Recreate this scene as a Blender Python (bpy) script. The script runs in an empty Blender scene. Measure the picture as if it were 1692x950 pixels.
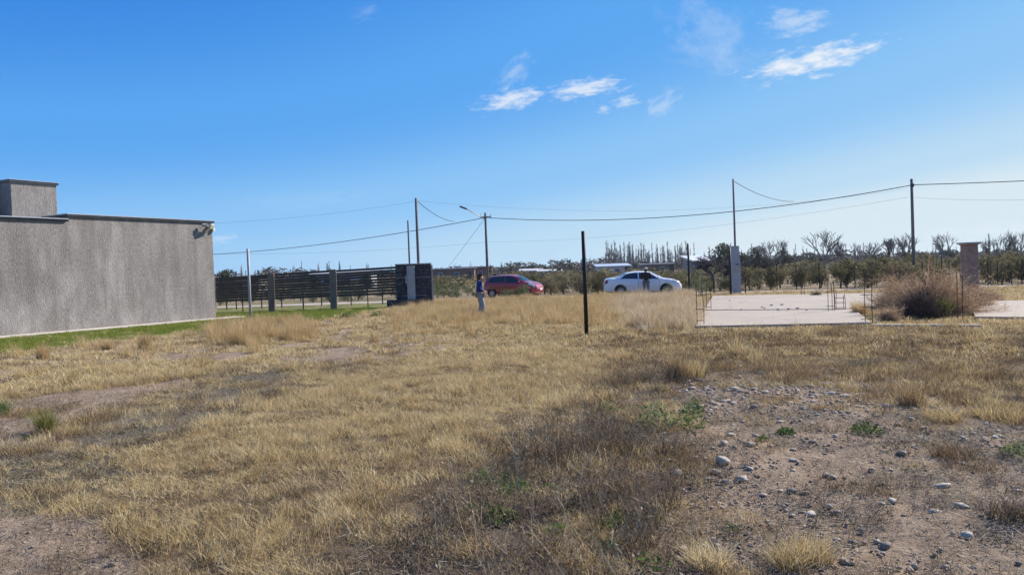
import bpy, bmesh, math, random
import numpy as np
from mathutils import Vector, Matrix, Euler

random.seed(7)
RNG = np.random.default_rng(11)
SC = bpy.context.scene
COL = SC.collection
R = math.radians

# ------------------------------------------------------------------ camera
CAM_H = 1.75
F = 1278.0                       # focal length in photograph pixels (1692 wide)
PITCH, ROLL = R(1.2), R(2.0)
cam_f = Vector((0, math.cos(PITCH), -math.sin(PITCH)))
up0 = Vector((0, math.sin(PITCH), math.cos(PITCH)))
rt0 = Vector((1, 0, 0))
cam_r = rt0 * math.cos(ROLL) - up0 * math.sin(ROLL)
cam_u = up0 * math.cos(ROLL) + rt0 * math.sin(ROLL)
CAM = Vector((0, 0, CAM_H))
cd = bpy.data.cameras.new('camera')
cd.sensor_width = 36.0
cd.lens = 36.0 * F / 1692.0
cd.clip_start, cd.clip_end = 0.05, 9000
co = bpy.data.objects.new('camera', cd)
COL.objects.link(co)
m = Matrix((cam_r, cam_u, -cam_f)).transposed().to_4x4()
m.translation = CAM
co.matrix_world = m
SC.camera = co

def ray(px, py):
    return (cam_f + cam_r * ((px - 846) / F) + cam_u * ((475 - py) / F))
def gnd(px, py, z=0.0):
    d = ray(px, py); t = (z - CAM_H) / d.z
    return CAM + d * t
def at(px, py, Y):
    d = ray(px, py); return CAM + d * (Y / d.y)
def plane_hit(px, py, p0, n):
    d = ray(px, py); return CAM + d * ((p0 - CAM).dot(n) / d.dot(n))
def project(x, y, z=0.0):
    """world arrays -> photograph pixels"""
    dx, dy, dz = x, y, z - CAM_H
    c = dx * cam_f.x + dy * cam_f.y + dz * cam_f.z
    a = dx * cam_r.x + dy * cam_r.y + dz * cam_r.z
    b = dx * cam_u.x + dy * cam_u.y + dz * cam_u.z
    c = np.maximum(c, 0.05)
    return 846 + F * a / c, 475 - F * b / c

# ------------------------------------------------------------------ sky, sun, exposure
SUN_AZ, SUN_EL = R(58), R(37)
EXPO = 0.72
w = bpy.data.worlds.new('World'); SC.world = w; w.use_nodes = True
nt = w.node_tree; nt.nodes.clear()
def N(nt, typ, **kw):
    n = nt.nodes.new(typ)
    for k, v in kw.items():
        setattr(n, k, v)
    return n
out = N(nt, 'ShaderNodeOutputWorld'); bg = N(nt, 'ShaderNodeBackground')
sky = N(nt, 'ShaderNodeTexSky', sky_type='NISHITA', sun_disc=False)
sky.sun_elevation, sky.sun_rotation = SUN_EL, SUN_AZ
sky.altitude, sky.air_density, sky.dust_density, sky.ozone_density = 700, 1.0, 0.35, 2.2
SKY_ST = 0.115
bg.inputs['Strength'].default_value = SKY_ST
# the camera renders clear sky bluer than the physical model: keep its brightness, set the hue that goes with it
bw = N(nt, 'ShaderNodeRGBToBW'); nt.links.new(sky.outputs[0], bw.inputs[0])
lum = N(nt, 'ShaderNodeMath', operation='MULTIPLY'); lum.inputs[1].default_value = SKY_ST; nt.links.new(bw.outputs[0], lum.inputs[0])
cr = N(nt, 'ShaderNodeValToRGB'); cr.color_ramp.interpolation = 'EASE'; el = cr.color_ramp.elements
SKYC = [(.10, (.020, .17, .63)), (.23, (.038, .235, .75)), (.40, (.11, .39, .88)), (.62, (.27, .56, .92)), (.85, (.49, .71, .90)), (1.0, (.68, .81, .89))]
while len(el) < len(SKYC): el.new(.5)
for e, (p, c) in zip(el, SKYC): e.position = p; e.color = (*c, 1)
nt.links.new(lum.outputs[0], cr.inputs[0])
scl_ = N(nt, 'ShaderNodeVectorMath', operation='SCALE'); scl_.inputs['Scale'].default_value = 1 / SKY_ST / 2 ** EXPO
nt.links.new(cr.outputs[0], scl_.inputs[0])
cur = scl_.outputs[0]
geo = N(nt, 'ShaderNodeTexCoord')
DIR = geo.outputs['Generated']
def vdot(a, v):
    n = N(nt, 'ShaderNodeVectorMath', operation='DOT_PRODUCT')
    nt.links.new(a, n.inputs[0]); n.inputs[1].default_value = v
    return n.outputs['Value']
def mth(op, a, b=None, clamp=False):
    n = N(nt, 'ShaderNodeMath', operation=op); n.use_clamp = clamp
    for i, s in enumerate((a, b)):
        if s is None: continue
        if isinstance(s, (int, float)): n.inputs[i].default_value = s
        else: nt.links.new(s, n.inputs[i])
    return n.outputs[0]
CLOUDS = [  # centre px, half length, half width, rise angle, strength
    (846, 165, 70, 23, 8, .72), (970, 147, 72, 21, 8, .72), (1343, 101, 118, 26, 12, .88),
    (1318, 38, 58, 28, 6, .42), (850, 122, 46, 24, 40, .24), (1034, 168, 26, 13, 12, .48),
    (999, 181, 14, 9, 8, .4), (1096, 172, 42, 22, 35, .28), (1175, 52, 90, 55, -38, .17),
    (365, 395, 34, 12, 4, .28), (605, 20, 30, 14, 20, .1), (1640, 380, 190, 14, 3, .16),
    (1180, 95, 90, 40, -15, .10), (500, 330, 160, 20, 4, .05)]
for k, (cx, cy, L, W, ang, st) in enumerate(CLOUDS):
    c = ray(cx, cy).normalized()
    e = ray(cx + math.cos(R(ang)), cy - math.sin(R(ang))).normalized() - c
    u = (e - c * e.dot(c)).normalized(); v = c.cross(u)
    a = mth('DIVIDE', vdot(DIR, u), L / F); b = mth('DIVIDE', vdot(DIR, v), W / F)
    cmb = N(nt, 'ShaderNodeCombineXYZ')
    nt.links.new(a, cmb.inputs[0]); nt.links.new(b, cmb.inputs[1]); cmb.inputs[2].default_value = k * 3.7
    mp = N(nt, 'ShaderNodeMapping'); mp.inputs['Scale'].default_value = (1.3 * max(1, L / 60), 1.5, 1); mp.inputs['Rotation'].default_value = (0, 0, .25)
    nt.links.new(cmb.outputs[0], mp.inputs[0])
    nz = N(nt, 'ShaderNodeTexNoise'); nz.inputs['Scale'].default_value = 1.6; nz.inputs['Detail'].default_value = 7; nz.inputs['Roughness'].default_value = .62
    nt.links.new(mp.outputs[0], nz.inputs['Vector'])
    r2 = mth('SQRT', mth('ADD', mth('MULTIPLY', a, a), mth('MULTIPLY', b, b)))
    ee = mth('ADD', mth('SUBTRACT', 0.80, r2), mth('MULTIPLY', mth('SUBTRACT', nz.outputs[0], .5), 2.6))
    mr = N(nt, 'ShaderNodeMapRange', interpolation_type='SMOOTHSTEP')
    mr.inputs['From Min'].default_value = -.15; mr.inputs['From Max'].default_value = .9
    nt.links.new(ee, mr.inputs['Value'])
    mask = mth('MULTIPLY', mth('MULTIPLY', mr.outputs[0], st), mth('GREATER_THAN', vdot(DIR, c), 0))
    mx = N(nt, 'ShaderNodeMix', data_type='RGBA')
    nt.links.new(mask, mx.inputs['Factor']); nt.links.new(cur, mx.inputs['A'])
    mx.inputs['B'].default_value = tuple(q / SKY_ST / 2 ** EXPO for q in (.90, .93, .96)) + (1,)
    cur = mx.outputs['Result']
nt.links.new(cur, bg.inputs['Color']); nt.links.new(bg.outputs[0], out.inputs[0])

sd = bpy.data.lights.new('sun', 'SUN'); sd.energy = 5.0; sd.angle = R(.53); sd.color = (1, .93, .82)
so = bpy.data.objects.new('sun', sd); COL.objects.link(so)
SUN = Vector((math.sin(SUN_AZ) * math.cos(SUN_EL), math.cos(SUN_AZ) * math.cos(SUN_EL), math.sin(SUN_EL)))
so.rotation_euler = SUN.to_track_quat('Z', 'Y').to_euler(); so.location = SUN * 50
vs = SC.view_settings
vs.view_transform, vs.look, vs.exposure, vs.gamma = 'Standard', 'None', EXPO, 1.0
vs.use_curve_mapping = False
SC.cycles.use_denoising = True; SC.cycles.denoiser = 'OPENIMAGEDENOISE'; SC.cycles.denoising_input_passes = 'RGB_ALBEDO_NORMAL'; SC.cycles.denoising_prefilter = 'ACCURATE'; SC.cycles.max_bounces = 6; SC.cycles.diffuse_bounces = 3; SC.cycles.transparent_max_bounces = 8

# ------------------------------------------------------------------ helpers
def tag(o, label=None, cat=None, group=None, kind=None):
    for k, v in (('label', label), ('category', cat), ('group', group), ('kind', kind)):
        if v: o[k] = v
    return o
def link(name, data, parent=None):
    o = bpy.data.objects.new(name, data); COL.objects.link(o)
    if parent: o.parent = parent
    return o
def empty(name, loc=(0, 0, 0), rz=0.0):
    o = link(name, None); o.location = loc; o.rotation_euler = (0, 0, rz); o.empty_display_size = .2
    return o
class MB:
    """collects geometry, links it as one mesh object"""
    def __init__(s): s.v, s.f, s.a = [], [], []
    def add(s, vs, fs, val=0.0):
        n = len(s.v); s.v += [tuple(p) for p in vs]; s.f += [tuple(i + n for i in f) for f in fs]
        s.a += [val] * len(vs); return s
    def box(s, c, d, rot=None, val=0.0):
        x, y, z = (q / 2 for q in d)
        p = [Vector(q) for q in ((-x,-y,-z),(x,-y,-z),(x,y,-z),(-x,y,-z),(-x,-y,z),(x,-y,z),(x,y,z),(-x,y,z))]
        if rot is not None: p = [rot @ q for q in p]
        return s.add([q + Vector(c) for q in p], [(0,3,2,1),(4,5,6,7),(0,1,5,4),(1,2,6,5),(2,3,7,6),(3,0,4,7)], val)
    def tube(s, pts, rad, n=8, val=0.0, caps=True):
        pts = [Vector(p) for p in pts]; k = len(pts)
        rad = [rad] * k if isinstance(rad, (int, float)) else rad
        vs = []
        for i, p in enumerate(pts):
            t = (pts[min(i + 1, k - 1)] - pts[max(i - 1, 0)]).normalized()
            ax = Vector((0, 0, 1)) if abs(t.z) < .9 else Vector((1, 0, 0))
            u = t.cross(ax).normalized(); v = t.cross(u)
            for j in range(n):
                a = 2 * math.pi * j / n
                vs.append(p + (u * math.cos(a) + v * math.sin(a)) * rad[i])
        fs = [(i*n+j, i*n+(j+1)%n, (i+1)*n+(j+1)%n, (i+1)*n+j) for i in range(k-1) for j in range(n)]
        if caps: fs += [tuple(range(n))[::-1], tuple(range((k-1)*n, k*n))]
        return s.add(vs, fs, val)
    def ribbon(s, pts, w, side, val=0.0):
        vs, k = [], len(pts)
        for i, p in enumerate(pts):
            h = side * (w[i] / 2)
            vs += [p - h, p + h]
        return s.add(vs, [(2*i, 2*i+1, 2*i+3, 2*i+2) for i in range(k-1)], val)
    def prism(s, poly, z0, z1, val=0.0):
        n = len(poly)
        vs = [(p[0], p[1], z0) for p in poly] + [(p[0], p[1], z1) for p in poly]
        ar = sum(poly[i][0]*poly[(i+1)%n][1] - poly[(i+1)%n][0]*poly[i][1] for i in range(n))
        fs = [tuple(range(n))[::-1], tuple(range(n, 2*n))] + [(i, (i+1)%n, n+(i+1)%n, n+i) for i in range(n)]
        if ar < 0: fs = [f[::-1] for f in fs]
        return s.add(vs, fs, val)
    def mesh(s, name, mat=None, smooth=False):
        me = bpy.data.meshes.new(name); me.from_pydata(s.v, [], s.f)
        at_ = me.attributes.new('v', 'FLOAT', 'POINT'); at_.data.foreach_set('value', s.a)
        if smooth: me.shade_smooth()
        if mat: me.materials.append(mat)
        me.update(); return me
    def build(s, name, mat, parent=None, smooth=False, bevel=0.0):
        me = s.mesh(name, mat, smooth)
        if bevel:
            bm = bmesh.new(); bm.from_mesh(me)
            bmesh.ops.bevel(bm, geom=bm.edges[:], offset=bevel, segments=1, affect='EDGES')
            bm.to_mesh(me); bm.free()
        return link(name, me, parent)
def copy_tree(o, parent=None):
    c = o.copy(); COL.objects.link(c); c.parent = parent
    for ch in list(o.children): copy_tree(ch, c)
    return c

def _h(i, j, s):
    q = np.sin(i * 127.1 + j * 311.7 + s * 74.7) * 43758.5453
    return q - np.floor(q)
def vn(x, y, s=0):
    i, j = np.floor(x), np.floor(y); u, v = x - i, y - j
    u = u * u * (3 - 2 * u); v = v * v * (3 - 2 * v)
    return (_h(i,j,s)*(1-u) + _h(i+1,j,s)*u)*(1-v) + (_h(i,j+1,s)*(1-u) + _h(i+1,j+1,s)*u)*v
def fbm(x, y, s=0, o=4):
    t, a, n = 0, .5, 0
    for k in range(o):
        t = t + a * vn(x * 2**k, y * 2**k, s + k * 5); n += a; a *= .5
    return t / n
def sstep(a, b, x):
    t = np.clip((x - a) / (b - a), 0, 1); return t * t * (3 - 2 * t)

# ------------------------------------------------------------------ materials
def new_mat(name):
    m = bpy.data.materials.new(name); m.use_nodes = True
    nt = m.node_tree; b = nt.nodes['Principled BSDF']
    return m, nt, b
def ramp(nt, fac, cols):
    r = N(nt, 'ShaderNodeValToRGB'); el = r.color_ramp.elements
    while len(el) < len(cols): el.new(.5)
    for i, c in enumerate(cols):
        p, c = (c[0], c[1]) if isinstance(c[0], (int, float)) and len(c) == 2 else (i / (len(cols) - 1), c)
        el[i].position = p; el[i].color = (*c, 1)
    nt.links.new(fac, r.inputs[0]); return r.outputs[0]
def noise(nt, scale, detail=4, rough=.55, vec=None, stretch=None, coord='Object'):
    n = N(nt, 'ShaderNodeTexNoise')
    n.inputs['Scale'].default_value = scale; n.inputs['Detail'].default_value = detail; n.inputs['Roughness'].default_value = rough
    if vec is None:
        vec = N(nt, 'ShaderNodeTexCoord').outputs[coord]
    if stretch:
        mp = N(nt, 'ShaderNodeMapping'); mp.inputs['Scale'].default_value = stretch
        nt.links.new(vec, mp.inputs[0]); vec = mp.outputs[0]
    nt.links.new(vec, n.inputs['Vector']); return n.outputs[0]
def mixc(nt, fac, a, b, mode='MIX'):
    m = N(nt, 'ShaderNodeMix', data_type='RGBA', blend_type=mode)
    for k, s in (('Factor', fac), ('A', a), ('B', b)):
        if isinstance(s, (int, float)): m.inputs[k].default_value = s
        elif isinstance(s, tuple): m.inputs[k].default_value = (*s, 1)
        else: nt.links.new(s, m.inputs[k])
    return m.outputs['Result']
def maths(nt, op, a, b=0.0, clamp=False):
    n = N(nt, 'ShaderNodeMath', operation=op); n.use_clamp = clamp
    for i, s in enumerate((a, b)):
        if isinstance(s, (int, float)): n.inputs[i].default_value = s
        else: nt.links.new(s, n.inputs[i])
    return n.outputs[0]
def bump(nt, bsdf, h, strength=.4, dist=.02):
    b = N(nt, 'ShaderNodeBump'); b.inputs['Strength'].default_value = strength; b.inputs['Distance'].default_value = dist
    nt.links.new(h, b.inputs['Height']); nt.links.new(b.outputs[0], bsdf.inputs['Normal'])
def simple(name, c1, c2=None, rough=.7, scale=8, metal=0.0, bmp=0.0, spec=.3):
    m, nt, b = new_mat(name)
    c2 = c2 or tuple(q * .72 for q in c1)
    n = noise(nt, scale, 5)
    nt.links.new(ramp(nt, n, [(.3, c2), (.7, c1)]), b.inputs['Base Color'])
    b.inputs['Roughness'].default_value = rough; b.inputs['Metallic'].default_value = metal
    b.inputs['Specular IOR Level'].default_value = spec
    if bmp: bump(nt, b, noise(nt, scale * 4, 4), bmp, .01)
    return m
def leafmat(name, cols, transl=.3, mixrand=.35, rough=.8):
    """colour by blade (vertex attribute) and by plant"""
    m, nt, b = new_mat(name)
    a = N(nt, 'ShaderNodeAttribute', attribute_name='v')
    oi = N(nt, 'ShaderNodeObjectInfo')
    fac = maths(nt, 'ADD', maths(nt, 'MULTIPLY', a.outputs['Fac'], 1 - mixrand), maths(nt, 'MULTIPLY', oi.outputs['Random'], mixrand))
    c = ramp(nt, fac, cols)
    nt.links.new(c, b.inputs['Base Color']); b.inputs['Roughness'].default_value = rough
    b.inputs['Specular IOR Level'].default_value = .15
    if transl:
        t = N(nt, 'ShaderNodeBsdfTranslucent'); nt.links.new(c, t.inputs['Color'])
        x = N(nt, 'ShaderNodeMixShader'); x.inputs[0].default_value = transl
        nt.links.new(b.outputs[0], x.inputs[1]); nt.links.new(t.outputs[0], x.inputs[2])
        nt.links.new(x.outputs[0], nt.nodes['Material Output'].inputs[0])
    return m
M = {}
M['straw'] = leafmat('dry_straw', [(0, (.10, .064, .03)), (.22, (.38, .265, .12)), (.55, (.62, .475, .24)), (1, (.80, .70, .47))], .38)
M['straw_brown'] = leafmat('brown_straw', [(0, (.05, .036, .024)), (.35, (.20, .128, .065)), (.7, (.38, .26, .13)), (1, (.58, .46, .28))], .33)
M['straw_tall'] = leafmat('tall_straw', [(0, (.24, .155, .07)), (.4, (.48, .34, .16)), (.8, (.64, .49, .27)), (1, (.76, .65, .45))], .38)
M['feather'] = leafmat('feather_grass', [(0, (.30, .21, .12)), (.5, (.55, .42, .26)), (1, (.78, .68, .52))], .4)
M['dark'] = leafmat('dead_weed', [(0, (.04, .029, .021)), (.4, (.135, .097, .062)), (.75, (.29, .215, .135)), (1, (.56, .46, .32))], .15)
M['pale_stalk'] = leafmat('pale_stalk', [(0, (.32, .27, .2)), (1, (.6, .54, .44))], .1)
M['green'] = leafmat('green_weed', [(0, (.045, .08, .02)), (.6, (.11, .17, .045)), (1, (.22, .27, .09))], .35)
M['greygreen'] = leafmat('grey_green_creeper', [(0, (.07, .068, .04)), (.6, (.16, .15, .09)), (1, (.28, .25, .16))], .2)
M['lawn'] = leafmat('lawn_green', [(0, (.11, .15, .02)), (.5, (.19, .24, .04)), (.85, (.30, .31, .07)), (1, (.40, .35, .14))], .4)
M['litter'] = leafmat('dry_litter', [(0, (.05, .04, .032)), (.5, (.15, .12, .09)), (1, (.40, .33, .24))], 0)
M['tuft'] = leafmat('yellow_green_tuft', [(0, (.06, .08, .02)), (.5, (.22, .22, .05)), (1, (.42, .36, .13))], .35)
M['olive'] = leafmat('olive_shrub', [(0, (.035, .034, .018)), (.35, (.12, .108, .055)), (.7, (.235, .195, .105)), (1, (.40, .32, .195))], .3, .5)
M['shrub_g'] = leafmat('green_shrub', [(0, (.04, .05, .022)), (.5, (.115, .14, .06)), (1, (.26, .25, .13))], .3)
M['pale_g'] = leafmat('pale_green_shrub', [(0, (.08, .11, .045)), (.5, (.19, .23, .10)), (1, (.32, .34, .18))], .35)
M['ever'] = leafmat('evergreen', [(0, (.02, .026, .018)), (.6, (.05, .06, .036)), (1, (.11, .115, .07))], .2)
M['bark'] = leafmat('bare_branch', [(0, (.13, .115, .105)), (.6, (.23, .205, .19)), (1, (.36, .325, .30))], 0)
M['bark_dark'] = leafmat('dark_branch', [(0, (.04, .034, .032)), (.6, (.085, .07, .066)), (1, (.15, .125, .115))], 0)
M['tumble'] = leafmat('dead_bush', [(0, (.10, .068, .045)), (.35, (.29, .19, .12)), (.75, (.50, .345, .22)), (1, (.64, .48, .32))], .35, .1)
M['tumble_dark'] = leafmat('dead_bush_dark', [(0, (.025, .019, .017)), (.6, (.085, .062, .05)), (1, (.19, .14, .11))], .1, .1)
M['steel_rust'] = simple('rusty_rebar', (.10, .055, .04), (.045, .028, .024), .85, 20)
M['black_post'] = simple('black_paint', (.016, .016, .018), (.009, .009, .01), .55, 6)
M['galv'] = simple('galvanised', (.40, .40, .40), (.31, .31, .31), .6, 5, .0)
M['pole_grey'] = simple('weathered_pole', (.20, .19, .175), (.12, .115, .11), .8, 5)
M['mast'] = simple('dull_steel', (.19, .19, .19), (.13, .13, .135), .7, 5)
M['cable'] = simple('cable_black', (.03, .032, .036), (.02, .02, .024), .6, 3)
M['white_paint'] = simple('white_trim', (.7, .7, .68), (.55, .55, .53), .5, 9)
M['flash'] = simple('dark_flashing', (.07, .08, .10), (.04, .047, .06), .4, 6, .3)
M['flash_top'] = simple('zinc_flashing', (.50, .53, .57), (.4, .42, .46), .4, 6, .5)
M['brick'] = None

# ------------------------------------------------------------------ layout in world space
G = lambda px, py: (gnd(px, py).x, gnd(px, py).y)
WALL_A = gnd(357, 527.5); WALL_B = gnd(0, 558.5)
WD = (WALL_A - WALL_B).normalized()                 # along the wall, away from the camera
WN = Vector((WD.y, -WD.x, 0))                       # out of the wall, towards the lot
ROADL = [(-400, 66), (-60, 55.5), (-20, 52.5), (0, 50.2), (8, 47.8), (22, 43.2), (60, 31), (400, -80)]
def road_y(x):
    return np.interp(x, [p[0] for p in ROADL], [p[1] for p in ROADL])

def pmask(px, py, poly, soft, wx, warp=26, ys=2.2):
    """soft polygon mask; py stretched because the ground is foreshortened"""
    P = np.array(poly, float); P = P.copy(); P[:, 1] *= ys
    x, y = px, py * ys
    d = np.full(x.shape, 1e9); ins = np.zeros(x.shape, bool)
    n = len(P)
    for i in range(n):
        a, b = P[i], P[(i + 1) % n]
        e = b - a; L = e @ e + 1e-9
        t = np.clip(((x - a[0]) * e[0] + (y - a[1]) * e[1]) / L, 0, 1)
        d = np.minimum(d, np.hypot(x - a[0] - t * e[0], y - a[1] - t * e[1]))
        c = ((a[1] > y) != (b[1] > y))
        with np.errstate(divide='ignore', invalid='ignore'):
            xi = a[0] + (y - a[1]) * e[0] / (e[1] if e[1] != 0 else 1e-9)
        ins ^= c & (x < xi)
    s = np.where(ins, d, -d) + (wx - .5) * 2 * warp
    return sstep(-soft, soft, s)
POLY = dict(
    lawn=[(-900, 724), (0, 588), (130, 568), (300, 552), (420, 544), (520, 530), (600, 518), (655, 508), (655, 497), (360, 504), (-200, 490), (-900, 490)],
    soil_r=[(1090, 655), (1130, 633), (1250, 628), (1400, 633), (1480, 650), (1560, 682), (1692, 690), (2300, 690), (2300, 1400), (1000, 1400), (1060, 950), (1115, 860), (1090, 790), (1105, 720)],
    soil_l=[(-700, 850), (60, 843), (185, 862), (215, 950), (200, 1400), (-700, 1400)],
    soil_s=[(-700, 790), (-700, 700), (0, 664), (120, 652), (310, 628), (335, 638), (250, 657), (150, 692), (60, 722), (0, 732)],
    soil_m=[(300, 602), (330, 572), (480, 560), (700, 548), (820, 556), (720, 585), (620, 606), (480, 604)],
    edge=[(-600, 690), (0, 588), (130, 568), (300, 552), (420, 542), (540, 530), (600, 545), (560, 562), (420, 592), (300, 598), (150, 604), (0, 628), (-600, 750)],
    dark=[(1000, 655), (1095, 640), (1120, 860), (1075, 960), (1000, 1400), (420, 1400), (560, 930), (700, 845), (780, 740), (900, 690)],
    brown=[(1000, 560), (1150, 548), (2300, 548), (2300, 690), (1560, 678), (1400, 630), (1130, 628), (1000, 640)],
    grey=[(-300, 860), (-300, 740), (60, 725), (150, 692), (260, 655), (340, 630), (400, 600), (520, 575), (700, 570), (640, 600), (500, 622), (480, 655), (380, 690), (240, 740), (190, 800), (90, 850)],
    tall=[(640, 540), (700, 505), (900, 494), (1010, 492), (1140, 494), (1150, 540), (1060, 545), (900, 535), (780, 545)],
    feather=[(1010, 520), (1040, 496), (1140, 492), (1150, 545), (1060, 552)],
    heap=[(1100, 640), (1250, 634), (1420, 642), (1470, 660), (1440, 690), (1300, 700), (1160, 690), (1105, 670)])
def masks(x, y):
    px, py = project(x, y)
    px = np.clip(px, -2200, 3800); py = np.clip(py, 300, 1350)
    w1 = fbm(x * .9, y * .9, 3); w2 = fbm(x * 2.3, y * 2.3, 9)
    g = lambda k, soft=14, warp=24, wx=w1: pmask(px, py, POLY[k], soft, wx, warp)
    K = {}
    K['lawn'] = g('lawn', 5, 8, w2)
    K['soil'] = np.maximum.reduce([g('soil_r', 70, 110, w2), g('soil_l', 30, 60), g('soil_s', 10, 14, w2), g('soil_m', 10, 30, w2) * sstep(.36, .5, w2), .95 * g('edge', 12, 16, w2) * sstep(.3, .5, w2)])
    K['soil'] *= 1 - K['lawn']
    K['dark'] = g('dark', 70, 90) * (1 - .6 * K['soil'])
    K['brown'] = g('brown', 24, 40)
    K['grey'] = g('grey', 24, 50, w2)
    K['tall'] = g('tall', 12, 20)
    K['feather'] = g('feather', 12, 14)
    K['heap'] = g('heap', 14, 24, w2)
    return K

SLAB_A = [gnd(px, py, .11).to_2d() for px, py in ((1149, 538.5), (1440, 532.5), (1418, 516), (1404, 509), (1446, 508), (1462, 484), (1178, 489))]
SLAB_B = [gnd(px, py, .11).to_2d() for px, py in ((1612, 523), (1760, 524), (1900, 528), (1800, 494), (1640, 497), (1606, 512))]
def in_poly(x, y, P):
    ins = np.zeros(x.shape, bool); n = len(P)
    for i in range(n):
        a, b = P[i], P[(i + 1) % n]
        c = (a[1] > y) != (b[1] > y)
        ins ^= c & (x < a[0] + (y - a[1]) * (b[0] - a[0]) / ((b[1] - a[1]) or 1e-9))
    return ins
def in_building(x, y, grow=0.0):
    s = (x - WALL_A.x) * WD.x + (y - WALL_A.y) * WD.y
    t = (x - WALL_A.x) * WN.x + (y - WALL_A.y) * WN.y
    return (s < .1 + grow) & (t < grow) & (t > -12)
MOUND = gnd(1185, 770)
def H(x, y):
    """ground relief: low hummocks in the lot, flat by the road and the walls"""
    f = 1 - sstep(17, 34, y)
    f = f * (1 - .85 * sstep(8, 12, np.abs(x)) * sstep(12, 18, y))
    z = (fbm(x * .35, y * .35, 1) - .5) * .22 + (fbm(x * 1.6, y * 1.6, 2, 3) - .5) * .09
    z = z + .10 * np.exp(-((x - MOUND.x) ** 2 + (y - MOUND.y) ** 2) / .6)
    return z * f * (1 - sstep(30, 200, np.hypot(x, y)))
def Hs(x, y): return float(H(np.array([x]), np.array([y]))[0])

# ------------------------------------------------------------------ ground
def axis(fine, n_fine, grow, far):
    a = [0.0]; d = fine
    while a[-1] < far:
        a.append(a[-1] + d)
        if len(a) > n_fine: d *= grow
    return np.array(a)
xp = axis(.085, 80, 1.035, 4000)
XS = np.concatenate([-xp[:0:-1], xp])
yp = axis(.085, 95, 1.03, 5000)
yn = axis(.4, 10, 1.3, 600)
YS = np.concatenate([1.5 - yn[:0:-1], 1.5 + yp])
gx, gy = np.meshgrid(XS, YS)
gz = H(gx, gy) + np.where((np.hypot(gx, gy - 7) < 14), (fbm(gx * 6, gy * 6, 4, 2) - .5) * .035, 0)
nx, ny = len(XS), len(YS)
me = bpy.data.meshes.new('ground')
me.vertices.add(nx * ny); me.vertices.foreach_set('co', np.stack([gx, gy, gz], -1).ravel())
ii = (np.arange(ny - 1)[:, None] * nx + np.arange(nx - 1)[None]).ravel()
q = np.stack([ii, ii + 1, ii + nx + 1, ii + nx], -1)
me.loops.add(q.size); me.loops.foreach_set('vertex_index', q.ravel())
me.polygons.add(len(q)); me.polygons.foreach_set('loop_start', np.arange(len(q)) * 4)
me.update(calc_edges=True); me.shade_smooth()
K = masks(gx.ravel(), gy.ravel())
far_ = sstep(36, 46, gy.ravel())
for k in ('soil', 'dark', 'lawn', 'brown', 'grey'):
    a = me.attributes.new(k, 'FLOAT', 'POINT'); a.data.foreach_set('value', (K[k] * (1 - far_ * (k != 'lawn'))).astype(np.float32))
a = me.attributes.new('far', 'FLOAT', 'POINT'); a.data.foreach_set('value', far_.astype(np.float32))

m_, nt, b = new_mat('ground_soil_and_litter')
tc = N(nt, 'ShaderNodeTexCoord').outputs['Object']
A = lambda k: N(nt, 'ShaderNodeAttribute', attribute_name=k).outputs['Fac']
n_big = noise(nt, .8, 5, .6, tc); n_mid = noise(nt, 5, 6, .65, tc); n_fine = noise(nt, 60, 5, .7, tc); n_peb = noise(nt, 24, 4, .6, tc)
soil = ramp(nt, n_mid, [(.25, (.16, .112, .075)), (.5, (.265, .192, .133)), (.75, (.35, .265, .19))])
soil = mixc(nt, maths(nt, 'MULTIPLY', ramp(nt, n_fine, [(.5, (0, 0, 0)), (.72, (1, 1, 1))]), .55), soil, (.40, .31, .225))
soil = mixc(nt, ramp(nt, n_peb, [(.56, (0, 0, 0)), (.66, (.8, .8, .8))]), soil, (.095, .07, .05))
thatch = ramp(nt, n_fine, [(.32, (.035, .025, .015)), (.52, (.12, .082, .045)), (.72, (.30, .215, .115))])
thatch = mixc(nt, ramp(nt, n_mid, [(.4, (0, 0, 0)), (.7, (.4, .4, .4))]), thatch, (.20, .14, .088))
dark = ramp(nt, n_fine, [(.3, (.03, .023, .018)), (.5, (.085, .065, .048)), (.72, (.23, .18, .13))])
lawn = ramp(nt, n_fine, [(.3, (.07, .085, .02)), (.7, (.2, .2, .06))])
lawn = mixc(nt, ramp(nt, n_big, [(.5, (0, 0, 0)), (.65, (.6, .6, .6))]), lawn, (.33, .26, .11))
field = ramp(nt, noise(nt, .06, 6, .6, tc), [(.35, (.13, .105, .055)), (.5, (.22, .165, .10)), (.65, (.30, .22, .15))])
field = mixc(nt, ramp(nt, n_mid, [(.45, (0, 0, 0)), (.65, (.6, .6, .6))]), field, (.10, .095, .05))
c = mixc(nt, A('brown'), thatch, mixc(nt, .5, thatch, dark))
c = mixc(nt, A('dark'), c, dark)
c = mixc(nt, maths(nt, 'MULTIPLY', A('grey'), .7), c, (.17, .15, .11))
c = mixc(nt, A('soil'), c, soil)
c = mixc(nt, A('far'), c, field)
c = mixc(nt, A('lawn'), c, lawn)
nt.links.new(c, b.inputs['Base Color']); b.inputs['Roughness'].default_value = .95; b.inputs['Specular IOR Level'].default_value = .1
hh = maths(nt, 'ADD', maths(nt, 'MULTIPLY', n_fine, .35), maths(nt, 'ADD', maths(nt, 'MULTIPLY', n_mid, .8), maths(nt, 'MULTIPLY', n_peb, .5)))
bump(nt, b, hh, .9, .05)
me.materials.append(m_)
tag(link('ground', me), kind='structure')

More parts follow.
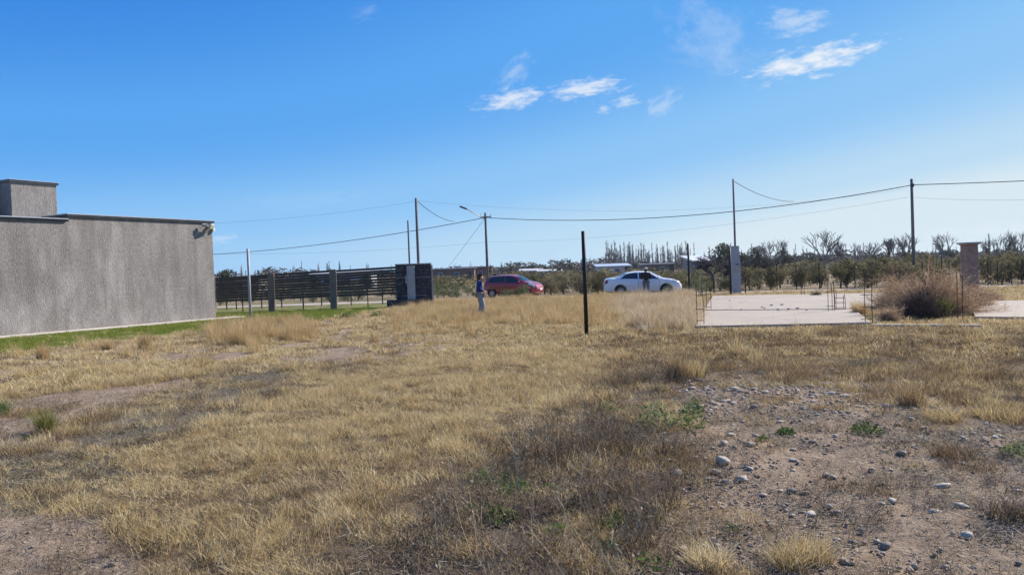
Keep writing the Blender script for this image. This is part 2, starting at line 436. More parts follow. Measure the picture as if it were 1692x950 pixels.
# dirt road along the front of the lots
mb = MB(); rx = np.linspace(-380, 390, 240)
for i in range(len(rx) - 1):
    p = []
    for x in (rx[i], rx[i + 1]):
        y = float(road_y(x)); j = 1.7 + .35 * math.sin(x * .6) * math.sin(x * .23 + 1)
        p += [(x, y - j, .02), (x, y + j + .2, .02)]
    mb.add(p, [(0, 2, 3, 1)])
m_, nt, b = new_mat('pale_dirt_road')
n1 = noise(nt, .9, 6, .65); n2 = noise(nt, 30, 4, .6)
nt.links.new(mixc(nt, .35, ramp(nt, n1, [(.3, (.27, .21, .16)), (.7, (.48, .40, .32))]), ramp(nt, n2, [(.3, (.2, .16, .12)), (.7, (.46, .39, .32))])), b.inputs['Base Color'])
b.inputs['Roughness'].default_value = .95; bump(nt, b, n2, .5, .03)
tag(mb.build('dirt_road', m_), kind='structure')

# ------------------------------------------------------------------ clumps and scatter
def rv(a, b): return random.uniform(a, b)
def blade_clump(n, rad, h0, h1, w, lean, seg=2, curl=.5, val=(0, 1), dryhead=False):
    mb = MB()
    for _ in range(n):
        a, r = rv(0, 6.283), rad * math.sqrt(random.random())
        p = Vector((math.cos(a) * r, math.sin(a) * r, -.01)); h = rv(h0, h1)
        d = rv(0, 6.283); l = rv(.1, 1) * lean
        dx = Vector((math.cos(d), math.sin(d), 0)); s = rv(0, 6.283); side = Vector((math.cos(s), math.sin(s), 0))
        pts = []
        for k in range(seg + 1):
            t = k / seg
            pts.append(p + dx * (h * l * (t + curl * t * t)) + Vector((0, 0, h * (t - .35 * l * curl * t * t))))
        ws = [w * (1 - .8 * (k / seg) ** 2) * rv(.7, 1.2) for k in range(seg + 1)]
        mb.ribbon(pts, ws, side, rv(*val))
    return mb
def twig_weed(n, h0, h1, w, spread, twigs=5, heads=False):
    mb = MB()
    for _ in range(n):
        a = rv(0, 6.283); d = Vector((math.cos(a), math.sin(a), 0)); h = rv(h0, h1); l = rv(.05, spread)
        b0 = d * rv(0, .06); top = b0 + d * (h * l) + Vector((0, 0, h)); v = random.random()
        mid = (b0 + top) / 2 + Vector((rv(-.02, .02), rv(-.02, .02), 0))
        s = Vector((math.cos(a * 3.1), math.sin(a * 3.1), 0))
        mb.ribbon([b0 - Vector((0, 0, .01)), mid, top], [w, w * .8, w * .4], s, v)
        for _ in range(twigs):
            t = rv(.2, 1); p = b0.lerp(mid, t * 2) if t < .5 else mid.lerp(top, t * 2 - 1)
            a2 = rv(0, 6.283); e = Vector((math.cos(a2), math.sin(a2), rv(.1, 1.2))).normalized() * h * rv(.12, .35)
            mb.ribbon([p, p + e], [w * .75, w * .4], Vector((-math.sin(a2), math.cos(a2), 0)), v * .7 + rv(0, .3))
            if heads or random.random() < .5:
                q = p + e; k = rv(.003, .008)
                mb.add([q + Vector((-k, 0, -k)), q + Vector((k, rv(-k, k), 0)), q + Vector((rv(-k, k), k, k * 1.4))], [(0, 1, 2)], rv(0, 1))
    return mb
def litter_clump(n, rad, w, l0, l1):
    mb = MB()
    for _ in range(n):
        a, r = rv(0, 6.283), rad * math.sqrt(random.random())
        p = Vector((math.cos(a) * r, math.sin(a) * r, rv(.002, .022))); d = rv(0, 6.283)
        e = Vector((math.cos(d), math.sin(d), rv(-.15, .4))) * rv(l0, l1)
        mb.ribbon([p, p + e], [w, w * .6], Vector((-math.sin(d), math.cos(d), rv(-.4, .4))).normalized(), random.random())
    return mb
def leaf_plant(n, rad, h, size, stems=0):
    """many small diamond leaves through a low dome"""
    mb = MB()
    for _ in range(n):
        a, r = rv(0, 6.283), math.sqrt(random.random()); z = h * (1 - r * r * .7) * rv(.1, 1)
        p = Vector((math.cos(a) * r * rad, math.sin(a) * r * rad, z)); s = size * rv(.5, 1.2)
        d = Vector((rv(-1, 1), rv(-1, 1), rv(-.3, .8))).normalized(); e = d.cross(Vector((rv(-1, 1), rv(-1, 1), rv(-1, 1)))).normalized()
        mb.add([p - d * s, p + e * s * .4, p + d * s, p - e * s * .4], [(0, 1, 2, 3)], random.random())
    return mb
SRC = {}
def source(kind, makers, mat, smooth=False):
    col = bpy.data.collections.new('source_' + kind)
    for i, mk in enumerate(makers):
        o = bpy.data.objects.new('%s_%02d' % (kind, i), mk.mesh(kind, mat, smooth)); col.objects.link(o)
    SRC[kind] = (col, len(makers))
def scatter(name, kind, P, scl, label, cat, tilt=.1, parent=None):
    P = np.asarray(P, float); n = len(P); col, nv = SRC[kind]
    me = bpy.data.meshes.new(name); me.vertices.add(n); me.vertices.foreach_set('co', P.ravel())
    rot = np.stack([RNG.normal(0, tilt, n), RNG.normal(0, tilt, n), RNG.uniform(0, 6.283, n)], -1)
    for k, t, d, f in (('rot', 'FLOAT_VECTOR', rot, 'vector'), ('scl', 'FLOAT_VECTOR', np.asarray(scl), 'vector'), ('idx', 'INT', RNG.integers(0, nv, n), 'value')):
        a = me.attributes.new(k, t, 'POINT'); a.data.foreach_set(f, np.ascontiguousarray(d).ravel())
    o = link(name, me); ng = bpy.data.node_groups.new('scatter_' + name, 'GeometryNodeTree')
    ng.interface.new_socket('Geometry', in_out='INPUT', socket_type='NodeSocketGeometry')
    ng.interface.new_socket('Geometry', in_out='OUTPUT', socket_type='NodeSocketGeometry')
    gi, go = N(ng, 'NodeGroupInput'), N(ng, 'NodeGroupOutput')
    ci = N(ng, 'GeometryNodeCollectionInfo'); ci.inputs['Collection'].default_value = col
    ci.inputs['Separate Children'].default_value = True; ci.inputs['Reset Children'].default_value = True
    ip = N(ng, 'GeometryNodeInstanceOnPoints'); ip.inputs['Pick Instance'].default_value = True
    def na(k, t):
        x = N(ng, 'GeometryNodeInputNamedAttribute', data_type=t); x.inputs['Name'].default_value = k; return x.outputs['Attribute']
    L = ng.links.new
    L(gi.outputs[0], ip.inputs['Points']); L(ci.outputs[0], ip.inputs['Instance'])
    L(na('idx', 'INT'), ip.inputs['Instance Index']); L(na('rot', 'FLOAT_VECTOR'), ip.inputs['Rotation']); L(na('scl', 'FLOAT_VECTOR'), ip.inputs['Scale'])
    L(ip.outputs[0], go.inputs[0])
    md = o.modifiers.new('scatter', 'NODES'); md.node_group = ng
    return tag(o, label, cat, kind='stuff')
def polar(n, r0, r1, half=46):
    r = np.sqrt(RNG.uniform(r0 * r0, r1 * r1, n)); a = np.radians(RNG.uniform(-half, half, n))
    return r * np.sin(a), r * np.cos(a)
def bands(specs):
    xs, ys, ss = [], [], []
    for r0, r1, dens, s in specs:
        x, y = polar(int(dens * (r1 * r1 - r0 * r0) * math.radians(46)), r0, r1)
        xs.append(x); ys.append(y); ss.append(np.full(x.shape, s))
    return np.concatenate(xs), np.concatenate(ys), np.concatenate(ss)
def free(x, y):
    return ~(in_poly(x, y, SLAB_A) | in_poly(x, y, SLAB_B) | in_building(x, y, 1.0)) & (y < road_y(x) - 1.7)
def emit(x, y, keep, s, hs=None):
    k = keep & free(x, y); x, y, s = x[k], y[k], s[k]
    sc = s * RNG.uniform(.75, 1.3, len(x)); hz = sc if hs is None else sc * hs[k]
    return np.stack([x, y, H(x, y)], -1), np.stack([sc, sc, hz], -1)
U = lambda x: RNG.uniform(0, 1, x.shape)

source('straw', [blade_clump(98, .145, .02, .10, .0046, .95, 2, .6) for _ in range(8)], M['straw'])
source('straw_far', [blade_clump(110, .26, .025, .085, .0105, 1.0, 2, .5) for _ in range(6)], M['straw'])
source('strawb', [blade_clump(80, .15, .02, .10, .0046, .95, 2, .6) for _ in range(6)], M['straw_brown'])
source('strawb_far', [blade_clump(100, .26, .025, .085, .0105, 1.0, 2, .5) for _ in range(5)], M['straw_brown'])
source('tall', [blade_clump(90, .14, .2, .5, .007, .45, 2, .6) for _ in range(5)], M['straw_tall'])
source('feather', [blade_clump(90, .16, .25, .6, .008, .5, 2, .8) for _ in range(4)], M['feather'])
source('dark', [twig_weed(9, .06, .24, .0035, .7, 6) for _ in range(7)], M['dark'])
source('litter', [litter_clump(60, .2, .004, .02, .09) for _ in range(5)], M['litter'])
source('stalk', [twig_weed(2, .25, .6, .0035, .5, 3) for _ in range(6)], M['pale_stalk'])
source('lawn', [blade_clump(90, .26, .03, .075, .010, .7) for _ in range(4)], M['lawn'])
source('creeper', [leaf_plant(60, .16, .035, .014) for _ in range(4)], M['greygreen'])
source('gweed', [leaf_plant(70, .10, .09, .022) for _ in range(4)], M['green'])

x, y, s = bands([(2.4, 6, 150, .9), (6, 10, 115, 1.0), (10, 16, 75, 1.15)])
K = masks(x, y); nz = fbm(x * 1.4, y * 1.4, 21); n2 = fbm(x * 4, y * 4, 31, 3)
tuf = sstep(.55, .63, fbm(x * 1.9, y * 1.9, 77)) * sstep(.45, .55, fbm(x * 6, y * 6, 78, 2))
cover = (1 - np.maximum(K['soil'], K['heap'] * .9) * (1 - .55 * tuf)) * (1 - .35 * K['dark'] * sstep(.42, .6, nz)) * (1 - .8 * K['lawn']) * (1 - .72 * K['grey'])
n3 = fbm(x * 2.6, y * 2.6, 35, 3)
cover *= (.22 + .78 * sstep(.36, .50, n2)) * (1 - .85 * sstep(11, 5.5, np.hypot(x, y)) * sstep(.54, .45, n3)) * (1 - .2 * K['brown'])
isb = U(x) < np.clip(.14 + .6 * K['brown'] + .35 * K['dark'] + .4 * K['grey'] + .6 * K['soil'], 0, .95) * sstep(.15, .55, nz + .2)
hs = .55 + .8 * sstep(.3, .7, fbm(x * 1.3, y * 1.3, 41))
P, S = emit(x, y, (U(x) < cover) & ~isb, s, hs); scatter('dry_grass', 'straw', P, S, 'short pale dry grass covering most of the vacant lot', 'grass')
P, S = emit(x, y, (U(x) < cover) & isb, s, hs); scatter('brown_grass', 'strawb', P, S, 'short brown withered grass mixed with dead weeds', 'grass')
x, y, s = bands([(15, 24, 34, 1.15), (24, 34, 20, 1.35), (34, 52, 10, 1.6)])
K = masks(x, y); nz = fbm(x * .8, y * .8, 22); n2 = fbm(x * 1.8, y * 1.8, 32, 3)
cover = (1 - K['soil'] * .95) * (1 - .98 * K['lawn']) * (1 - .6 * K['grey']) * (.25 + .75 * sstep(.35, .49, n2))
isb = U(x) < np.clip(.12 + .6 * K['brown'], 0, .95) * sstep(.15, .55, nz + .2)
P, S = emit(x, y, (U(x) < cover) & ~isb, s); scatter('dry_field_grass', 'straw_far', P, S, 'dry tan grass on the far part of the lot', 'grass')
P, S = emit(x, y, (U(x) < cover) & isb, s); scatter('brown_field_grass', 'strawb_far', P, S, 'dull brown grass in front of the concrete slab', 'grass')
# tall tufts towards the road
x, y, s = bands([(14, 46, 13, 1.0)])
K = masks(x, y); nz = fbm(x * .7, y * .7, 51)
px, py = project(x, y)
lump = pmask(px, py, [(335, 568), (345, 548), (430, 538), (510, 536), (515, 556), (420, 572)], 8, nz, 12) * sstep(.35, .5, fbm(x * 2, y * 2, 8))
P, S = emit(x, y, U(x) < (K['tall'] * (1 - K['feather'] * .35) * (.35 + .65 * sstep(.35, .6, nz)) + lump * 1.4 + .02) * (1 - K['lawn'] * (lump < .2)), s, .40 + .55 * sstep(.3, .65, fbm(x * 1.7, y * 1.7, 53)) + .25 * lump)
scatter('tall_dry_grass', 'tall', P, S, 'taller straw-coloured grass along the back of the lot', 'grass')
P, S = emit(x, y, U(x) < K['feather'] * (.35 + .5 * sstep(.35, .6, nz)), s, .62 + .5 * sstep(.3, .7, nz)); scatter('feathery_grass', 'feather', P, S, 'pale feathery seeding grass beside the concrete slab', 'grass')
# dead weeds
x, y, s = bands([(2.4, 8, 95, 1.0), (8, 14, 55, 1.15), (14, 21, 18, 1.5)])
K = masks(x, y); nz = fbm(x * 1.3, y * 1.3, 61)
d = np.clip(K['dark'] * (.22 + .5 * sstep(.38, .58, nz)) + K['brown'] * (.14 + .45 * sstep(.44, .58, nz)) + K['soil'] * .34 * sstep(.47, .6, nz) + .05 + .12 * sstep(.46, .58, nz) + .5 * sstep(8.5, 5, np.hypot(x, y)) * (1 - K['soil']) * sstep(.44, .56, fbm(x * 2.2, y * 2.2, 66)), 0, 1) * (1 - K['lawn']) * (1 - .7 * K['heap'])
P, S = emit(x, y, U(x) < d, s * (.62 + .38 * K['dark']), .75 + .5 * K['dark'] * sstep(.4, .65, nz)); scatter('dead_weeds', 'dark', P, S, 'dark dead weed stalks standing in the foreground grass', 'weeds', .2)
P, S = emit(x, y, U(x) < K['dark'] * .07, s * .8); scatter('pale_stalks', 'stalk', P, S, 'thin bleached stalks leaning among the dead weeds', 'weeds', .45)
x, y, s = bands([(2.4, 10, 40, 1.0), (10, 16, 12, 1.3)])
K = masks(x, y); nz = fbm(x * 1.8, y * 1.8, 71)
P, S = emit(x, y, U(x) < np.clip(K['soil'] * np.where(project(x, y)[0] > 1000, .95, .3) * sstep(.38, .54, nz) + K['dark'] * .4 + K['grey'] * .5 + .05, 0, 1), s); scatter('plant_litter', 'litter', P, S, 'dry twigs and dead leaf litter lying on the soil', 'litter')
P, S = emit(x, y, U(x) < np.clip(K['grey'] * .7 * sstep(.4, .5, nz) + K['soil'] * .05, 0, 1), s); scatter('grey_creeper', 'creeper', P, S, 'low grey-green creeping plants around the soil strip', 'weeds')
px, py = project(x, y)
gm = lambda cx, cy, r: np.exp(-((px - cx) ** 2 + (2.2 * (py - cy)) ** 2) / r ** 2)
g = sum(gm(*q) for q in ((1010, 880, 45), (820, 800, 50), (790, 850, 30), (860, 830, 40), (1060, 690, 30), (1040, 930, 40), (930, 870, 30)))
P, S = emit(x, y, U(x) < np.clip(g * .8 * sstep(.35, .5, nz) + .006 * K['dark'], 0, 1), s); scatter('green_weeds', 'gweed', P, S, 'small green weeds sprouting among the dead stalks', 'weeds')
# lawn by the grey building
x, y, s = bands([(22, 46, 22, 1.15)])
K = masks(x, y)
P, S = emit(x, y, (U(x) < K['lawn']) & (y < 42), s); scatter('lawn', 'lawn', P, S, 'mown green lawn strip along the grey building and slat fence', 'lawn')


# ------------------------------------------------------------------ grey building
def fbm_plaster(name, c1, c2, c3, streak=True, bm=.9):
    m, nt, b = new_mat(name)
    tc = N(nt, 'ShaderNodeTexCoord').outputs['Object']
    n1 = noise(nt, 26, 6, .8, tc, (1, 1, .3)); n2 = noise(nt, .55, 5, .6, tc, (1, 1, .55)); n3 = noise(nt, 1.7, 10, .75, tc, (1.6, 1, .22))
    c = ramp(nt, n1, [(.3, c1), (.5, c2), (.7, c3)])
    if streak: c = mixc(nt, ramp(nt, noise(nt, 1.1, 9, .72, tc, (1, 1, .6)), [(.45, (0, 0, 0)), (.7, (.38, .38, .38))]), c, tuple(q * 1.1 for q in c3))
    c = mixc(nt, ramp(nt, n2, [(.35, (.75, .75, .75)), (.62, (0, 0, 0))]), c, mixc(nt, .5, c, c1))
    if streak: c = mixc(nt, ramp(nt, n3, [(.46, (0, 0, 0)), (.68, (.6, .6, .6))]), c, tuple(q * .5 for q in c2))
    nt.links.new(c, b.inputs['Base Color']); b.inputs['Roughness'].default_value = .95; b.inputs['Specular IOR Level'].default_value = .1
    bump(nt, b, n1, bm, .03); return m
M['plaster'] = fbm_plaster('rough_grey_render', (.11, .099, .091), (.275, .253, .236), (.48, .45, .425))
M['concrete'] = fbm_plaster('concrete_grey', (.30, .275, .25), (.43, .40, .365), (.52, .48, .44), False, .3)
M['post_conc'] = fbm_plaster('fence_post_concrete', (.125, .10, .08), (.19, .155, .125), (.26, .215, .175), True, .4)
M['walk'] = fbm_plaster('walkway_concrete', (.38, .33, .28), (.5, .44, .38), (.58, .52, .46), False, .3)

def wall_s(px, py, back=0.0):
    """(distance along wall from the far corner, height) of a pixel on the wall plane set back by BACK"""
    p = plane_hit(px, py, WALL_A - WN * back, WN)
    return (p - WALL_A).dot(WD), p.z
bl = empty('grey_building', WALL_A, math.atan2(WD.y, WD.x))      # local x along the wall, y away from the lot
tag(bl, 'windowless grey rendered building with stepped flat roof beside the green lawn', 'building')
s1, z1 = wall_s(113, 355.5); s1b, z1b = wall_s(350, 370)
HA = (z1 + z1b) / 2
_, HB = wall_s(60, 364.5)
pr = [(0, -.3), (0, HA), (s1, HA), (s1, HB), (s1 - 10, HB), (s1 - 10, -.3)]
mbw = MB().add([(x, 0, z) for x, z in pr] + [(x, 8, z) for x, z in pr], [(5, 4, 3, 2, 1, 0)[::-1], (6, 7, 8, 9, 10, 11)[::-1]] + [(i, i + 6, (i + 1) % 6 + 6, (i + 1) % 6) for i in range(6)])
wo = mbw.build('wall', M['plaster'], bl)
bm = bmesh.new(); bm.from_mesh(wo.data); bmesh.ops.recalc_face_normals(bm, faces=bm.faces); bm.to_mesh(wo.data); bm.free()
MB().box((s1 / 2, 3.97, HA + .035), (-s1 + .16, 8.1, .07)).build('roof_flashing', M['flash'], bl)
MB().box((s1 / 2, 3.97, HA + .088), (-s1 + .2, 8.14, .035)).build('flashing_cap', M['flash_top'], bl)
MB().box((s1 - 5.1, 3.98, HB + .04), (10, 8.1, .08)).build('roof_flashing', M['flash'], bl)
MB().box((s1 - 5.1, 3.96, HB + .10), (10.05, 8.16, .035)).build('flashing_cap', M['flash_top'], bl)
BK = 1.6
u0, zt0 = wall_s(17, 300.5, BK); u1, zt1 = wall_s(93, 306.5, BK)
hz = (zt0 + zt1) / 2
tr = MB().box(((u0 + u1) / 2, BK + 1.6, (hz + HB) / 2), (u1 - u0, 3.2, hz - HB)).build('tank_room', M['plaster'], bl, bevel=.01)
MB().box(((u0 + u1) / 2, BK + 1.6, hz + .04), (u1 - u0 + .12, 3.32, .09)).build('flashing', M['flash'], tr)
MB().box(((u0 + u1) / 2, BK + 1.6, hz + .095), (u1 - u0 + .16, 3.36, .02)).build('flashing_cap', M['flash_top'], tr)
sr = MB().box((u0 - 1.6, BK + 2.0, (hz - .18 + HB) / 2), (3.1, 2.4, hz - .18 - HB)).build('tank_room', M['plaster'], bl, bevel=.01)
MB().box((u0 - 1.6, BK + 2.0, hz - .14), (3.2, 2.5, .09)).build('flashing', M['flash'], sr)
MB().box((u0 - .62, BK + .78, HB + .62), (.62, .06, 1.0)).build('door', simple('dark_door', (.05, .055, .055), rough=.6), sr)  # dark panel for the opening; the shade inside is painted as its colour
MB().tube([(u0 - 2.6, BK + .7, HB + 1.28), (u0 - .1, BK + .7, HB + 1.28)], .035).build('pipe', M['white_paint'], sr)
MB().box((u0 - 1.0, BK + .55, HB + .17), (1.8, .3, .05)).build('step', M['white_paint'], sr)
# floodlight and camera bracket near the top corner
sf, zf = wall_s(343, 375)
fl = MB().box((sf + .06, -.10, zf + .04), (.10, .16, .10)).build('floodlight', M['white_paint'], bl, bevel=.01)
MB().box((sf + .0, -.26, zf - .0), (.30, .10, .20), Euler((R(25), 0, R(20))).to_matrix()).build('lamp_head', simple('cream_plastic', (.55, .5, .38)), fl, bevel=.012)
MB().box((sf - .32, -.2, zf + .05), (.22, .12, .13), Euler((R(20), 0, R(-30))).to_matrix()).build('lamp_head', M['galv'], fl, bevel=.012)
MB().tube([(sf + .2, -.02, zf), (sf + .2, -.2, zf + .02), (sf - .32, -.2, zf + .05)], .02).build('bracket', M['galv'], fl)
MB().box((sf + .26, -.07, zf - .13), (.11, .12, .16)).build('junction_box', M['white_paint'], fl, bevel=.01)
# concrete walkway at the wall foot
wk = MB(); w0 = WALL_A + WD * 0.9; nseg = 8; Lw = 17.9
for i in range(nseg):
    pass
wk_o = empty('walkway', WALL_A, math.atan2(WD.y, WD.x)); tag(wk_o, kind='structure')
for i in range(9):
    a0, a1 = 1.0 - i * 2.0, 1.0 - (i + 1) * 2.0
    MB().box(((a0 + a1) / 2, -.42, .03), (1.985, .80, .10)).build('paving_slab', M['walk'], wk_o, bevel=.008)

# ------------------------------------------------------------------ slat fence
P1, P2 = gnd(450, 515), gnd(552, 511)
FD = (P2 - P1).normalized(); fa = math.atan2(FD.y, FD.x)
FN = Vector((FD.y, -FD.x, 0))
def fence_s(px):
    p = plane_hit(px, 480, P1, FN); return (p - P1).dot(FD)
fe = empty('slat_fence', P1, fa)
tag(fe, 'dark horizontal slat fence on grey concrete posts between building and black entrance wall', 'fence')
def fz(px, py): return plane_hit(px, py, P1, FN).z
ztop = fz(450, 452)
for sx, pw in ((0.0, .34), (fence_s(551), .36), (fence_s(351), .34)):
    MB().box((sx, 0, (ztop + .028 * sx) / 2 - .02), (pw, .30, ztop + .028 * sx + .08)).build('post', M['post_conc'], fe, bevel=.012)
M['slat'] = simple('dark_wood_slat', (.085, .07, .06), (.045, .037, .032), .7, 14)
spans = [(fence_s(351) + .18, -.18), (.18, fence_s(551) - .19), (fence_s(551) + .19, fence_s(657))]
for a0, a1 in spans:
    Ls = a1 - a0
    base = MB().box((0, 0, 0), (Ls - .01, .03, .122)).mesh('slat', M['slat'])
    for k in range(10):
        o = link('slat', base, fe); o.location = ((a0 + a1) / 2, -.04 + rv(-.006, .006), ztop - .07 - k * .142 + rv(-.012, .012) + (.028 - .0022 * k) * ((a0 + a1) / 2 - .6))
        o.rotation_euler = (rv(-.1, .1), -(.028 - .0022 * k) + rv(-.004, .004), 0)
    n_up = max(2, round(Ls / 1.6))
    for k in range(1, n_up):
        MB().box((a0 + Ls * k / n_up, .02, ztop / 2), (.05, .05, ztop - .1)).build('upright', M['black_post'], fe)
    for k in range(4):
        z = .12 + k * .135
        MB().tube([(a0, 0, z), (a1, 0, z - .004)], .006, 5).build('wire', M['galv'], fe)

# ------------------------------------------------------------------ black entrance wall with meter pillar
gy_ = gnd(690, 507).y
e0, e1 = at(655.5, 500, gy_), at(714, 500, gy_)
ea = fa
ew = empty('entrance_wall', (e0.x, e0.y, 0), ea)
tag(ew, 'black stone-clad entrance wall with pale cap at the end of the slat fence', 'wall')
EL = (e1 - e0).to_2d().length
EH = at(690, 436.5, gy_).z
m_, nt, b = new_mat('black_split_stone')
tc = N(nt, 'ShaderNodeTexCoord').outputs['Object']
vo = N(nt, 'ShaderNodeTexVoronoi'); vo.inputs['Scale'].default_value = 9
mp = N(nt, 'ShaderNodeMapping'); mp.inputs['Scale'].default_value = (1, 1, 1.8); nt.links.new(tc, mp.inputs[0]); nt.links.new(mp.outputs[0], vo.inputs['Vector'])
nt.links.new(ramp(nt, vo.outputs['Color'], [(.1, (.012, .012, .014)), (.6, (.035, .035, .04)), (.95, (.10, .10, .11))]), b.inputs['Base Color'])
b.inputs['Roughness'].default_value = .75; bump(nt, b, vo.outputs['Distance'], .9, .05)
M['blackstone'] = m_
MB().box((EL / 2, .15, EH / 2), (EL, .36, EH)).build('clad_wall', M['blackstone'], ew)
MB().box((EL / 2, .15, EH + .02), (EL + .06, .44, .05)).build('cap', M['walk'], ew)
MB().box((EL + .045, .15, EH / 2 - .03), (.08, .3, EH - .06)).build('bare_end', M['concrete'], ew)
c0 = at(640, 500, gy_); pl0 = (c0 - e0).dot(Vector((math.cos(ea), math.sin(ea), 0)))
plx1 = EL * .72
MB().box(((pl0 + plx1) / 2, -.25, .21), (plx1 - pl0, .42, .44)).build('planter', M['blackstone'], ew)
for q in range(4):
    MB().box((EL * .86 + q * .09, -.28 - (q % 2) * .03, .13 + .0 * q), (.085, .22, .26 + .05 * (q % 3))).build('block', M['concrete'], ew, bevel=.01)
pilw = EL * .225
tpx = (at(679.5, 470, gy_) - e0).dot(Vector((math.cos(ea), math.sin(ea), 0)))
mp_ = MB().box((tpx, -.14, EH / 2 + .12), (pilw, .18, EH - .42)).build('meter_pillar', simple('pale_concrete', (.42, .40, .375), (.33, .31, .29), .9, 6), ew, bevel=.012)
MB().box((tpx - .02, -.245, EH * .70), (pilw * .6, .05, .3)).build('meter_box', M['galv'], mp_, bevel=.01)
MB().tube([(tpx - pilw * .62, -.26, EH * .74), (tpx - pilw * .62, -.26, EH * .55)], .02, 6).build('conduit', M['white_paint'], mp_)
MB().box((EL / 2, -.035, EH * .69), (EL * .95, .012, .02)).build('steel_band', M['galv'], ew)
MB().box((EL / 2, -.035, EH * .27), (EL * .7, .012, .02)).build('steel_band', M['galv'], ew)
MB().box((tpx + pilw * .2, -.245, .46), (pilw * .5, .05, .3)).build('junction_box', M['galv'], mp_, bevel=.01)

# ------------------------------------------------------------------ posts, masts, power line
def pole(name, px, base_py, top_px, top_py, Y, rad, mat, label, cat, base_z=0.0, taper=.85, group=None, n=10):
    b0 = at(px, base_py, Y); t0 = at(top_px, top_py, Y)
    zt = t0.z; x = t0.x + (t0.x - t0.x)
    o = MB().tube([(0, 0, base_z - .1), (0, 0, (zt + base_z) / 2), (0, 0, zt)], [rad, rad * (1 + taper) / 2, rad * taper], n).build(name, mat, None, True)
    o.location = ((b0.x + t0.x) / 2, Y, 0); tag(o, label, cat, group); return o, Vector((o.location.x, Y, zt))
pole('steel_post', 415, 536, 409, 411, gnd(415, 537).y, .05, M['galv'], 'slender pale steel post standing alone on the lawn before the fence', 'post', taper=1.0)
pole('black_post', 970, 559, 963, 382, gnd(970, 559).y, .052, M['black_post'], 'tall black square post standing in the dry grass on its own', 'post', taper=1.0)
pole('black_post', 1140, 487, 1136, 403, 40.5, .055, M['black_post'], 'black post in front of the pale green shrub near the white sedan', 'post', taper=1.0)
pole('black_post', 1207, 487, 1206, 409, 42.2, .055, M['black_post'], 'black post standing tight against the concrete meter pillar', 'post', taper=1.0)
Ym = gy_ + .55
_, top690 = pole('service_mast', 692, 470, 688, 327.5, Ym, .085, M['pole_grey'], 'dark timber mast rising behind the black entrance wall', 'pole')
_, top675 = pole('service_mast', 678, 470, 674, 364, gy_ + .45, .055, M['mast'], 'thin grey steel mast rising above the meter pillar on the entrance wall', 'pole')
# concrete meter pillar by the slab, with its mast
Yp = gnd(1216, 487).y
mpz = at(1213, 406.5, Yp).z
po = empty('meter_pillar', (at(1216, 470, Yp).x, Yp, 0)); tag(po, 'pale concrete electricity pillar with chamfered side behind the slab', 'pillar')
pw = .46
MB().add([(-.2, -.12, -.05), (.26, -.12, -.05), (.26, -.12, mpz * .66), (.20, -.12, mpz * .80), (.20, -.12, mpz), (-.2, -.12, mpz),
          (-.2, .12, -.05), (.26, .12, -.05), (.26, .12, mpz * .66), (.20, .12, mpz * .80), (.20, .12, mpz), (-.2, .12, mpz)],
         [(0,1,2,3,4,5), (11,10,9,8,7,6), (0,6,7,1), (1,7,8,2), (2,8,9,3), (3,9,10,4), (4,10,11,5), (5,11,6,0)]).build('body', simple('pillar_concrete', (.46, .44, .43), (.36, .345, .335), .9, 5), po)
MB().box((.07, -.14, mpz * .62), (.2, .05, .06)).build('meter_hatch', M['flash'], po)
MB().box((.03, -.135, mpz * .56), (.36, .03, .5)).build('meter_box_door', M['concrete'], po)
_, top1211 = pole('service_mast', 1216, 440, 1211, 296, Yp + .22, .062, M['mast'], 'slim grey steel service mast behind the concrete electricity pillar', 'pole')
# distribution poles
pl_o, top800 = pole('lamp_pole', 808, 470, 800, 352, 62, .115, M['pole_grey'], 'leaning concrete street-light pole behind the red hatchback', 'street lamp')
lampo = MB().tube([top800 - Vector((pl_o.location.x, 62, .55)), Vector((-.9, -.2, top800.z + .0)), at(768, 343.5, 61.4) - pl_o.location], .035, 6).build('lamp_arm', M['white_paint'], pl_o, True)
hd = at(768, 344, 61.4) - pl_o.location
MB().box(hd + Vector((-.12, 0, .03)), (.62, .24, .13), Euler((0, R(22), 0)).to_matrix()).build('lamp_head', M['flash'], lampo, bevel=.04)
MB().box((0, -.02, top800.z - .32), (.9, .06, .07)).build('cross_bar', M['pole_grey'], pl_o)
for q in (-.4, .4): MB().tube([(q, -.02, top800.z - .45), (q, -.02, top800.z - .1)], [.04, .03], 6).build('insulator', M['white_paint'], pl_o)
dp, top1505 = pole('power_pole', 1511, 440, 1505, 296, 48, .10, M['pole_grey'], 'tall dark timber power pole beyond the dead bush', 'pole')
MB().box((0, -.1, top1505.z - .4), (.12, .16, .2)).build('cable_clamp', M['flash'], dp)
def wire(name, a, b, sag, rad, label, twist=0.0, n=26, extra=None):
    pts = []
    for i in range(n + 1):
        t = i / n; p = a.lerp(b, t); p.z -= sag * 4 * t * (1 - t); pts.append(p)
    mb = MB().tube(pts, rad, 6)
    o = mb.build(name, M['cable'], None, True); return tag(o, label, 'cable')
la = top800 - Vector((0, .1, .38)); ra = top1505 - Vector((0, .15, .38))
wire('power_cable', la, ra, .95, .026, 'thick black power cable sagging between street-light pole and timber power pole')
lf = Vector((-58, 92, la.z + .2))
wire('power_cable', lf, la, 1.75, .026, 'thick black power cable from street-light pole towards the grey building')
wire('power_cable', ra, Vector((58, 33, ra.z + .5)), .55, .025, 'thick black power cable leaving the timber power pole on the side away from the cars')
wire('service_wire', top690 - Vector((0, 0, .1)), at(750, 366, 58), .25, .018, 'thin wire dropping from the dark timber mast to the main cable')
wire('service_wire', top1211 - Vector((0, 0, .1)), at(1312, 333, 52), .3, .018, 'thin wire dropping from the slim steel mast to the main cable')
